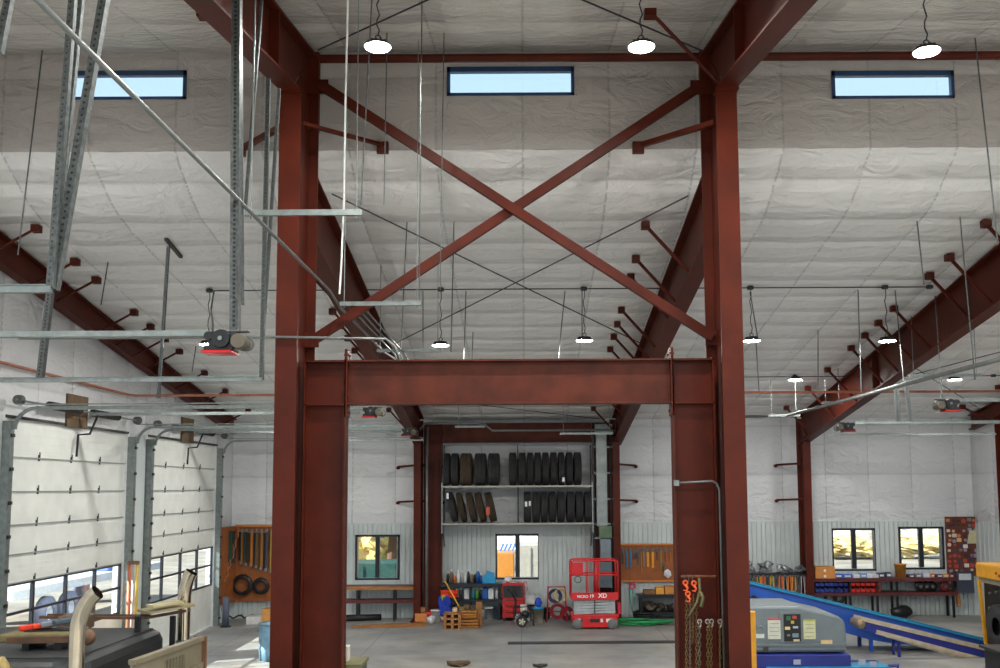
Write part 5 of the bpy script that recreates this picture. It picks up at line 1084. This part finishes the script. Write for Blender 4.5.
for (px, py, w_, h_, c_) in ((794, 617, 4, 3, (190, 70, 60)), (788, 618, 4, 4, (50, 110, 70)), (792, 622, 3, 3, (190, 170, 60)), (787, 628, 5, 3, (220, 200, 140)), (795, 627, 5, 2, (180, 190, 190)), (795, 635, 6, 4, (120, 140, 150)), (788, 635, 3, 2, (110, 120, 120)), (796, 640, 6, 2, (210, 190, 150))):
    face(px-w_/2, py-h_/2, px+w_/2, py+h_/2, c_, 'gauge', .045, parent=pn)
for (a_, c_, tr_) in (((768, 620, 780, 639), (204, 206, 192), (200, 60, 60)), ((803.5, 621, 815, 639), (206, 206, 160), (180, 180, 90)), ((821, 640, 832, 645.5), (222, 190, 140), None), ((754, 634, 764, 638), (210, 212, 206), None)):
    lb_ = face(*a_, c_, 'instruction_label', .022)
    if tr_: face(a_[0]-.5, a_[1]-1.5, a_[2]+.5, a_[1], tr_, 'heading_strip', .024, parent=lb_); 
    if tr_:
        for q_ in range(4): face(a_[0]+1.2, a_[1]+3+q_*4, a_[2]-1.2, a_[1]+3.6+q_*4, (150, 150, 140), 'printed_line', .025, parent=lb_)
face(763, 647, 768, 652, (60, 50, 50), 'latch', .03); M().tube([at(757, 628, Y=Yh-.01), at(761, 626, Y=Yh-.03), at(763, 629, Y=Yh-.01)], .01, 6).build('handle', GALV, t)
BL = mat('machine_blue', (34, 44, 128), .4, 0, .12, 3); BLC = mat('conveyor_blue', (36, 84, 176), .4, 0, .12, 2); CYAN = mat('cyan_edge', (30, 140, 186), .4)
t = thing('blue_skid', 'deep blue steel base carrying the grey compressor hood', 'machine base', ((xa+xb)/2, Yh+.7, 0))
a_ = at(745, 654, Y=Yh-.2); b_ = at(893, 668, Y=Yh-.2)
M().box(xa, at(850, 650, Y=Yh-.1).x+.0, Yh-.15, Yh+1.6, a_.z-.34, zb_-.02).build('upper_box', BL, t, bevel=.02)
xe = at(894, 660, Y=Yh-.2).x
M().box(xa, xe-.1, Yh-.2, Yh+.6, .35, a_.z-.3).build('deck', BL, t, bevel=.02); M().box(xa+.6, xe-.1, Yh-.22, Yh+.3, a_.z-.31, a_.z-.27).build('cyan_lip', CYAN, t)
M().tube([(xe-.12, Yh-.15, a_.z-.32), (xe+.08, Yh-.15, a_.z-.4), (xe+.1, Yh-.15, .4), (xe-.1, Yh-.15, .38)], .035, 8).build('bumper_loop', BL, t)
for x in (xa+.3, xe-.5):
    for y in (Yh, Yh+1.4): M().box(x-.07, x+.07, y-.07, y+.07, 0, .36).build('leg', BL, t)
for (px, py) in ((797, 662), (862, 662), (873, 664)): 
    face(px-3.5, py-2.5, px+3.5, py+2.5, (160, 168, 190), 'decal', .012, y=Yh-.2)
# yellow post between column and hood
a_, b_ = at(747, 611, Y=19.2), at(756.5, 668, Y=19.2)
t = thing('yellow_post', 'yellow steel post just right of the right tall column', 'post', ((a_.x+b_.x)/2, 19.2, 0)); M().box(a_.x+.02, b_.x, 19.15, 19.25, 0, a_.z).build('post', mat('machine_yellow', (226, 160, 36), .4, 0, .08), t, bevel=.02); M().box(a_.x-.06, b_.x+.08, 19.05, 19.35, 0, .02).build('foot', mat('machine_yellow', (226, 160, 36)), t)
# inclined blue conveyor
Yc_ = 24.0
p0, p1 = at(748, 583, Y=Yc_), at(1030, 652, Y=Yc_)
l0, l1 = at(762, 600, Y=Yc_), at(1030, 672, Y=Yc_)
t = thing('inclined_conveyor', 'long bright blue inclined conveyor sloping down to the right behind the compressor', 'conveyor', ((p0.x+p1.x)/2, Yc_+.4, 0))
for y in (Yc_, Yc_+.9): M().prism([(p0.x-.5, p0.z+.12), (p1.x, p1.z), (p1.x, max(.05, p1.z-.35)), (at(850, 0, Y=Yc_).x+.6, .18), (at(845, 0, Y=Yc_).x, .3), (p0.x+.3, p0.z-.62), (p0.x, p0.z-.25), (p0.x-.5, p0.z-.2)], y, y+.05, 'y').build('side_plate', BLC, t)
M().bar((p0.x-.5, Yc_-.02, p0.z+.13), (p1.x, Yc_-.02, p1.z+.01), .1, .03).bar((p0.x-.5, Yc_+.93, p0.z+.13), (p1.x, Yc_+.93, p1.z+.01), .1, .04).build('cyan_edge', CYAN, t)
M().bar((p0.x-.4, Yc_+.47, p0.z-.02), (p1.x, Yc_+.47, p1.z-.1), .8, .03).build('belt', BLACK, t)
for x, yl in ((p0.x+.4, .02), (p0.x+3.0, .02), (p0.x+.4, .85), (p0.x+3.0, .85)): M().box(x-.04, x+.04, Yc_+yl, Yc_+yl+.08, 0, p0.z-(x-p0.x)*(p0.z-p1.z)/(p1.x-p0.x)-.2).build('support_leg', BLC, t)
M().bar((p0.x+.1, Yc_-.015, p0.z-.32), (p0.x+.5, Yc_-.015, p0.z-.56), .02, .08).build('black_stripe', BLACK, t)
# second belt with roller end
Yd = 23.2
q0, q1 = at(861, 619, Y=Yd), at(1040, 662, Y=Yd)
t = thing('belt_conveyor', 'pale framed belt conveyor with rounded roller end in front of the blue conveyor', 'conveyor', ((q0.x+q1.x)/2, Yd+.3, 0)); TN = mat('pale_frame', (190, 176, 154), .5, .1, .15)
dz = Vector((0, 0, -.30))
M().bar(q0, q1, .05, .08).bar(q0+Vector((0, .5, 0)), q1+Vector((0, .5, 0)), .05, .08).build('top_rail', TN, t)
M().bar(q0+dz*.5+Vector((.1, .02, 0)), q1+dz*.5+Vector((0, .02, 0)), .04, .2).build('side_panel', BL, t); M().bar(q0+dz+Vector((.35, 0, 0)), q1+dz, .06, .1).build('bottom_rail', TN, t)
M().bar(q0+dz*1.35+Vector((.6, .05, 0)), q1+dz*1.35, .05, .07).build('lower_rail', TN, t)
M().lathe([(.001, -.03), (.1, -.03), (.11, 0), (.11, .5), (.1, .53), (.001, .53)], q0+dz*.4, 'y', 20).build('end_roller', mat('roller', (150, 130, 106), .4, .4), t, True)
for x_, u, yl in ((q0.x+.9, .19, .05), (q0.x+3.0, .63, .05), (q0.x+.9, .19, .4), (q0.x+3.0, .63, .4)): M().box(x_-.03, x_+.03, Yd+yl, Yd+yl+.05, 0, max(.05, q0.lerp(q1, u).z-.3)).build('support_leg', BL, t)
# yellow machine at right edge
Ym = 21.5; a_, b_ = at(979, 568, Y=Ym), at(985, 640, Y=Ym); YL_ = mat('machine_yellow', (226, 160, 36)); a_.x += .66; xr_ = a_.x+2.2
t = thing('skid_steer_loader', 'yellow machine body with dark engine bay and wheel, cropped by the right edge', 'loader', (a_.x+1.0, Ym+.8, 0)); zt_ = a_.z
zm_ = at(985, 586, Y=Ym).z; z0_ = .35
M().box(a_.x, xr_, Ym, Ym+1.6, zm_+.05, zt_).build('hood', YL_, t, bevel=.04)
M().box(a_.x+.05, xr_, Ym-.01, Ym+1.55, zm_-.06, zm_+.05).build('grey_band', mat('band_grey', (128, 122, 104), .5), t)
M().box(a_.x+.14, xr_, Ym+.12, Ym+1.5, z0_, zm_).build('engine_bay', BLACK, t)
M().bar((a_.x+.03, Ym+.03, zm_), (a_.x+.12, Ym+.03, z0_), .06, .08, (0, 1, 0)).bar((a_.x+.03, Ym+1.5, zm_), (a_.x+.12, Ym+1.5, z0_), .06, .08, (0, 1, 0)).build('corner_post', YL_, t)
M().box(a_.x+.1, xr_, Ym, Ym+1.55, z0_-.1, z0_).build('sill', YL_, t)
M().lathe([(.2, -.12), (.45, -.14), (.5, -.08), (.5, .1), (.2, .1)], (a_.x+.12, Ym+.72, .85), 'x', 28).build('wheel', RUB, t, True)
for (yy, zz_) in ((1.2, 1.55), (.9, 1.6), (1.25, 1.2)): M().lathe([(.001, -.04), (.03, -.04), (.03, 0)], (a_.x+.14, Ym+yy, zz_), 'x', 8).build('fitting', GALV, t)
for k in range(3): M().box(a_.x-.01, a_.x, Ym+.55-k*.14, Ym+.63-k*.14, zt_-.2-(k % 2)*.05, zt_-.14-(k % 2)*.05).build('badge_mark', col((150, 50, 30)), t)
a_ = at(1000, 652, Y=19.5)
t = thing('black_machine_box', 'black box shaped machine at the bottom right corner', 'machine', (a_.x+.7, 19.9, 0)); M().box(a_.x+.1, a_.x+1.5, 19.5, 20.4, .0, a_.z-.06).build('body', BLACK, t, bevel=.03); M().box(a_.x+.02, a_.x+1.55, 19.12, 20.45, a_.z-.06, a_.z).build('lid', col((44, 44, 46)), t, bevel=.01)
# small black object on floor and small rag
for px, py, s_, c_, lb, nm in ((458, 666, .16, (90, 70, 50), 'small brown lump on the floor at the bottom edge', 'rag'), (540, 667, .1, (60, 56, 50), 'small dark object on the floor near the bottom centre', 'rag')):
    p = at(px, py, Z=0); tag(M().blob((p.x, p.y, 0), s_*1.6, s_, s_*.4, 3, .3, 2).build(nm, col(c_, .9)), lb, 'rag')
# ------------------------------------------------------------------ truck at bottom left
xr_ = -4.62; y0_, y1_ = 10.1, 12.75; zt_ = H-1.78
TB = mat('truck_black', (26, 32, 36), .42, 0, .2, 4)
t = thing('truck_cab', 'dark semi truck cab roof seen from above at the bottom left', 'truck', (xr_-1.2, (y0_+y1_)/2, 0))
def rrect(x0, x1, y0, y1, r): 
    o = []
    for cx_, cy_, a0 in ((x1-r, y1-r, 0), (x0+r, y1-r, 90), (x0+r, y0+r, 180), (x1-r, y0+r, 270)):
        o += [(cx_+r*math.cos(R(a0+k*15)), cy_+r*math.sin(R(a0+k*15))) for k in range(7)]
    return o
m = M(); sec_ = [(0, zt_-1.4), (0, zt_-.12), (.03, zt_-.04), (.09, zt_)]; rings = []
for ins, z in sec_: rings.append([m.bm.verts.new((x, y, z)) for x, y in rrect(xr_-2.6+ins, xr_-ins, y0_+ins, y1_-ins, .35-ins*.5)])
for A_, B_ in zip(rings, rings[1:]):
    for k in range(len(A_)): m.bm.faces.new((A_[k], A_[(k+1) % len(A_)], B_[(k+1) % len(A_)], B_[k]))
m.bm.faces.new(rings[-1]); m.bm.faces.new(rings[0][::-1]); m.build('cab_shell', TB, t)
M().box(xr_-2.45, xr_-.16, y0_+.3, y1_-.2, zt_, zt_+.012).build('roof_panel', mat('dusty_roof', (44, 48, 50), .5, 0, .2, 3), t)
M().box(xr_-2.4, xr_-.05, y0_+.15, y1_-.1, .55, zt_-1.38).build('lower_body', BLACK, t)
for y in (y0_+.12, y1_-.12):
    for x in (xr_-2.0, xr_-.6): M().lathe([(.001, -.14), (.3, -.16), (.48, -.14), (.52, -.08), (.52, .1), (.3, .14), (.001, .14)], (x, y, .52), 'y', 28).build('wheel', RUB, t, True)
# exhaust stacks
def stack(px, pytop, Y, wpx, label, tip=1):
    P = at(px, pytop, Y=Y); r_ = wpx/FPX*Y/2; x = at(px-(22 if Y < 11 else 11), 640, Y=Y).x; t = thing('exhaust_stack', label, 'exhaust stack', (x, Y, .6), 'chrome exhaust stacks')
    zt = P.z; hx = at(px-(3 if Y < 11 else 4), 640, Y=Y).x-x; pts = [(x, Y, .6), (x, Y, zt-.5)] + [(x+hx*u, Y, zt-.5+v) for u, v in ((.06, .12), (.22, .23), (.45, .31), (.72, .38))] 
    e = Vector(pts[-1]); pts.append((e.x+hx*.28, Y, e.z+.04))
    m = M(); m.tube(pts, r_, 20, cap=False); m.build('pipe', CHROME, t, True)
    d_ = (Vector(pts[-1])-e).normalized(); M().tube([Vector(pts[-1])-d_*.09, Vector(pts[-1])-d_*.085], r_*.93, 20).build('dark_mouth', BLACK, t)
    M().lathe([(r_*1.06, 0), (r_*1.06, .04)], (x, Y, zt-1.0), n=20).build('clamp', GALV, t)
stack(99, 584, 9.7, 15, 'near chrome curved exhaust stack at the bottom left'); stack(194, 566, 12.9, 12.5, 'far chrome curved exhaust stack, right of the black truck cab')
# headache rack rails with posts
zr_ = at(137, 617, Y=12.3).z
t = thing('load_rack', 'brown steel rack on black posts over the truck cab', 'rack', (xr_-.5, 12.3, zt_))
pa, pb = at(88, 617, Y=12.0), at(145, 618, Y=12.4); pc = at(190, 610, Y=12.9)
for dy in (0, .2): M().bar(pa+Vector((-.6, dy, 0)), pb+Vector((0, dy, 0)), .035, .035).build('rail', mat('rust_rail', (98, 72, 54), .55, .3, .25), t)
for px, Y in ((138, 12.2), (173, 12.6)):
    p = at(px, 616, Y=Y); M().box(p.x-.03, p.x+.03, Y-.03, Y+.03, zt_-.3, p.z).build('post', BLACK, t)
M().bar(pb, pc, .035, .035).build('rail', mat('rust_rail', (130, 94, 66)), t)
a_, b_ = at(140, 616, Y=12.3), at(186, 608, Y=12.7)
m = M(); m.bar(a_+Vector((0, .1, .04)), b_+Vector((0, .1, .04)), .4, .03); tag(m.build('plywood_board', mat('grey_ply', (150, 138, 104), .8, 0, .15, 3), ), 'weathered plywood board resting on the right end of the truck rack', 'board')
a_, b_ = at(148, 613, Y=12.25), at(178, 608, Y=12.55); tag(M().bar(a_+Vector((0, .05, .08)), b_+Vector((0, .05, .08)), .2, .025).build('plywood_board', mat('pale_ply', (178, 168, 132), .8, 0, .1, 3)), 'smaller pale board lying on top of the weathered plywood', 'board')
a_ = at(72, 618, Y=11.9); tag(M().box(a_.x-.12, a_.x+.2, 11.75, 12.1, a_.z-.14, a_.z+.04).build('metal_box', mat('brown_box', (104, 84, 66), .5, .2), bevel=.03), 'small brown metal box behind the near exhaust stack', 'box')
# long tan fender like piece with straps, left part
a_, b_ = at(3, 645, Y=10.9), at(72, 637, Y=10.9)
t = thing('wooden_rack_board', 'tan and black edged board lying on the cab roof at the far left', 'board', ((a_.x+b_.x)/2, 11.1, zt_+.02))
zz = zt_+.1; m = M(); m.prism([(a_.x, 10.8), (b_.x, 10.9), (b_.x, 11.35), (a_.x+.35, 11.4), (a_.x+.05, 11.2)], zz, zz+.1, 'z'); m.build('board', mat('khaki_board', (112, 102, 66), .6, 0, .2, 5), t, bevel=.02)
m = M(); m.prism([(a_.x+.2, 10.95), (b_.x-.05, 11.0), (b_.x-.05, 11.25), (a_.x+.4, 11.28)], zz+.1, zz+.115, 'z'); m.build('dark_inlay', BLACK, t); M().bar((a_.x+.1, 10.79, zz+.03), (b_.x, 10.88, zz+.03), .03, .07).build('front_rail', mat('rust_rail', (130, 94, 66)), t)
for x in (a_.x+.25, b_.x-.15): M().box(x-.04, x+.04, 10.9, 11.3, zt_, zz).build('riser', BLACK, t)
for i, (px, py, w_, c_) in enumerate(((36, 627, .2, (226, 60, 36)), (48, 624.5, .18, (232, 70, 40)), (57, 626, .2, (120, 130, 140)), (66, 628, .14, (70, 84, 96)))):
    p = at(px, py, Y=11.15); tag(M().bar((p.x-w_*.7, 11.05, zz+.125+.02*i), (p.x+w_*.7, 11.25, zz+.15+.02*i), .12, .05).build('folded_strap', col(c_, .8), bevel=.012), '%s folded strap on the khaki board on the truck, %s from left' % (('red orange', 'bright orange red', 'grey', 'dark grey')[i], ORD[i]), 'strap', 'folded straps')
tag(M().lathe([(.001, -.05), (.07, -.05), (.09, 0), (.07, .05), (.001, .05)], at(88, 637, Y=10.9), 'y', 16).build('round_pulley', mat('brown_pulley', (112, 84, 64), .5, .3), smooth=True), 'round brown pulley beside the near exhaust stack', 'pulley')
a_ = at(2, 663, Y=9.9); tag(M().tube([a_+Vector((-.2, 0, -.1)), a_+Vector((0, 0, 0)), a_+Vector((.06, 0, -.12))], .07, 12).build('horn', mat('brass_horn', (170, 150, 96), .35, .6), smooth=True), 'brass coloured horn cropped by the bottom left corner', 'horn')
# beige louvered panel box
t = thing('louvered_panel', 'beige metal panel with a dark louvered opening at the bottom, right of the truck', 'panel', (-4.0, 10.8, 0)); BG = mat('beige_paint', (122, 114, 92), .5, 0, .12, 3)
A_ = at(133, 660, Y=9.95); B_ = at(203, 636, Y=11.7); 
xo, xi = A_.x, B_.x
def PT_(u, dx, z): p = A_.lerp(B_, u); return Vector((p.x+dx, p.y, z))
zA = A_.z; zB = B_.z
def quadbox(u0, u1, z0, z1, dx0, dx1, nm, mt):
    a0, a1 = A_.lerp(B_, u0), A_.lerp(B_, u1); n_ = (a1-a0).cross(Vector((0, 0, 1))).normalized()
    m = M(); P = []
    for zz_ in (z0, z1):
        for (p, d_) in ((a0, dx0), (a1, dx0), (a1, dx1), (a0, dx1)): P.append((p.x+n_.x*d_, p.y+n_.y*d_, p.z+zz_))
    m.hexa(P); return m.build(nm, mt, t)
quadbox(0, 1, -.05, 0, -.05, .03, 'top_rim', BG); quadbox(0, .42, -1.2, -.05, -.03, .0, 'side_skin', BG); quadbox(.72, 1, -1.2, -.05, -.03, .0, 'side_skin', BG); quadbox(.42, .72, -.13, -.05, -.03, .0, 'side_skin', BG); quadbox(.42, .72, -1.2, -.8, -.03, 0, 'side_skin', BG)
quadbox(.42, .72, -.8, -.13, -.12, -.1, 'louver_back', BLACK)
for k in range(7): quadbox(.425+k*.045, .44+k*.045, -.8, -.13, -.1, .0, 'louver', BG)
quadbox(.78, 1.0, -.36, -.3, 0, .03, 'rib', BG); quadbox(.985, 1.005, -1.6, 0.0, -.1, .05, 'end_flange', mat('rust_edge', (120, 84, 60), .6)); quadbox(0, 1, -2.15, -1.2, -.3, -.05, 'lower_body', BG)
# pallets / poles leaning between the doors (striped tubes)
for i, (px, c_) in enumerate(((129, (206, 120, 90)), (133, (190, 186, 180)), (136, (226, 190, 70)))):
    a_, b_ = at(px-1, 618, X=-8.9), at(px+1, 562, X=-8.9); t = thing('pole', '%s upright pole between the two overhead doors' % ('rust coloured', 'pale grey', 'yellow')[i], 'pole', (a_.x, a_.y, 0), 'poles between the doors')
    M().tube([(a_.x, a_.y, 0), (b_.x, b_.y, b_.z)], .045, 10).build('shaft', col(c_), t, True); M().lathe([(.06, -.05), (.06, .02), (.001, .03)], b_, n=10).build('end_cap', col((120, 90, 70)), t)
# ------------------------------------------------------------------ outside, seen through the panes
def outbox(px0, py0, px1, py1, Y, d, c, nm, label, cat):
    A_, B_ = at(px0, py1, Y=Y), at(px1, py0, Y=Y); t = thing(nm, label, cat, ((A_.x+B_.x)/2, Y+d/2, -.12))
    M().box(A_.x, B_.x, Y, Y+d, 0, B_.z).build('body', col(c), t, bevel=.03)
    n_ = int((B_.x-A_.x)/.5)
    for k in range(1, n_): M().box(A_.x+k*.5-.04, A_.x+k*.5+.04, Y-.05, Y, .05, B_.z-.1).build('rib', col(c), t)
    M().box(A_.x+.1, B_.x-.1, Y+.1, Y+d-.1, -.12, 0).build('skid', BLACK, t); return t
outbox(350, 563, 396, 600, 40, 2.2, (22, 66, 60), 'dumpster', 'teal green dumpster outside the left window', 'dumpster')
outbox(519, 545, 575, 600, 44, 3, (150, 146, 136), 'storage_container', 'white storage container outside the middle window, right pane', 'container')
t = outbox(490, 553, 514, 600, 39, 2, (176, 112, 22), 'excavator_body', 'yellow machine outside the middle window, left pane', 'machine')
bm_, = (mat('outside_blue', (60, 110, 200)),)
a_ = at(498, 552, Y=39); 
for k in range(5): M().bar((a_.x+.08+k*.16, 39.5, a_.z), (a_.x+.22+k*.16, 39.5, a_.z+.3), .06, .08).build('blue_guard', bm_, t)
def tree(x, y, h, r_, c1, c2, label, nm='tree', trunk=True, sub=3):
    t = thing(nm, label, 'tree' if trunk else 'bush', (x, y, -.12), 'plants outside')
    if trunk: M().tube([(x, y, -.12), (x+.1, y, h*.4), (x, y, h*.7)], [.25, .2, .12], 10).build('trunk', col((90, 66, 50), .9), t)
    m = M(); rr = random.Random(int(x*10+y))
    for k in range(9): m.blob((x+rr.uniform(-r_, r_)*.6, y+rr.uniform(-r_, r_)*.5, (h*.35 if trunk else 0)+rr.uniform(0, h*.45)), r_*.55, r_*.55, h*.2, k, .5, 3, False)
    m.build('foliage', mat('leaf_%d%d%d' % c1, c1, .9, 0, 0, 5, .4, c2=c2), t)
tree(-6.6, 48, 6, 1.7, (88, 66, 60), (140, 112, 98), 'dusty brown tree outside the left window')
for i, (px, Y) in enumerate(((358, 52), (372, 55))): p = at(px, 560, Y=Y); tree(p.x, Y, 3.2, 1.6, (196, 172, 90), (216, 196, 124), 'golden bush outside the left window, %s' % ORD[i], 'bush', False)
for i, px in enumerate((838, 856, 872, 905, 922, 940)):
    p = at(px, 560, Y=56+i % 2*5); tree(p.x, p.y, 1.1, 1.3, (186, 164, 104), (206, 188, 136), 'dry golden bush outside the right windows, %s from left' % ORD[i], 'bush', False)
# hillside
bm = bmesh.new(); V = []
hm = mat('rocky_hillside', (150, 138, 124), .95, 0, 0, 1.2, .3, c2=(214, 206, 192))
for j in range(30):
    row = []
    for i in range(90):
        x = -80+i*2.2; y = 66+j*2; z = -.15+min(1, j/8)*4.6+j*.32+.5*math.sin(x*.3+j)+.4*math.sin(x*.9-j*.7); row.append(bm.verts.new((x, y, z if j else -.15)))
    V.append(row)
for j in range(29):
    for i in range(89): bm.faces.new((V[j][i], V[j][i+1], V[j+1][i+1], V[j+1][i]))
me = bpy.data.meshes.new('hillside'); bm.to_mesh(me); bm.free(); me.materials.append(hm); o = bpy.data.objects.new('hillside', me); C.objects.link(o); struct(o, 'rocky pale hillside beyond the yard', 'hill')
# parked trailer outside the left doors
t = thing('flatbed_trailer', 'parked pale flatbed trailer seen through the door glass at left', 'trailer', (-15.5, 33, -.12))
M().box(-16.8, -14.2, 27, 38, 1.0, 1.25).build('deck', col((190, 196, 206)), t)
for y in (29.2, 30.6, 36.4):
    for x in (-14.35, -16.6): M().lathe([(.22, -.14), (.42, -.16), (.5, -.1), (.5, .1), (.22, .12)], (x, y, .4), 'x', 26).build('wheel', col((110, 116, 140)), t, True); M().lathe([(.001, -.1), (.22, -.1), (.22, .1)], (x, y, .4), 'x', 16).build('rim', col((214, 218, 226)), t)
M().box(-16.7, -14.4, 33.6, 35.2, 1.25, 3.4).build('blue_tank', col((110, 130, 186)), t, bevel=.05)

# more clutter on the left corner board and shelving
for i, (px, y0, y1, c_) in enumerate(((240, 530, 560, (30, 30, 36)), (244.5, 530, 558, (44, 60, 50)), (249.5, 531, 562, (60, 46, 34)), (254.5, 531, 564, (36, 36, 44)), (259.5, 531, 566, (80, 60, 40)), (264.5, 531, 568, (34, 30, 30)))):
    a, b = at(px, y0, Y=30.36), at(px, y1, Y=30.36)
    t = thing('ratchet_strap', 'dark narrow strap between the tan straps of the left corner board, %s from left' % ORD[i], 'strap', b, 'dark straps on the left corner board')
    M().box(a.x-.03, a.x+.03, 30.36, 30.39, b.z, a.z-.06).build('webbing', col(c_, .8), t); M().torus((a.x, 30.37, a.z-.03), .03, .01, 'y', 10, 5).build('hook', GALV, t)
for i, (px, z, s_, c_) in enumerate(((446, 0, .13, (60, 60, 66)), (459, 0, .12, (34, 54, 110)), (474, 0, .13, (196, 200, 200)), (482, 0, .11, (150, 152, 150)))):
    x = at(px, 610, Y=YS+.25).x; t = thing('canister', 'round canister on the floor under the low shelving, %s from left' % ORD[i], 'canister', (x, YS+.25, 0), 'canisters under the low shelving')
    M().lathe([(.001, 0), (s_, 0), (s_, .26), (s_*.8, .3), (.001, .3)], (x, YS+.25, 0), n=18).build('body', col(c_, .4), t, True); M().lathe([(.05, .3), (.05, .34), (.001, .34)], (x, YS+.25, 0), n=12).build('cap', BLACK, t)
for i, (px, y0, y1, c_, w_) in enumerate(((636, 549, 558, (60, 60, 66), 1.6), (641, 548, 572, (150, 120, 60), 1.0), (657, 548, 560, (70, 66, 60), 1.6), (663, 562, 572, (90, 70, 50), 2.0), (676.5, 549, 570, (70, 50, 36), 1.0))):
    hangtool(px, y0, y1, w_, c_, 'hand_tool', 'small dark tool on the board right of the lift, %s small one from left' % ORD[i], YBd, 'small tools on the board right of the lift')
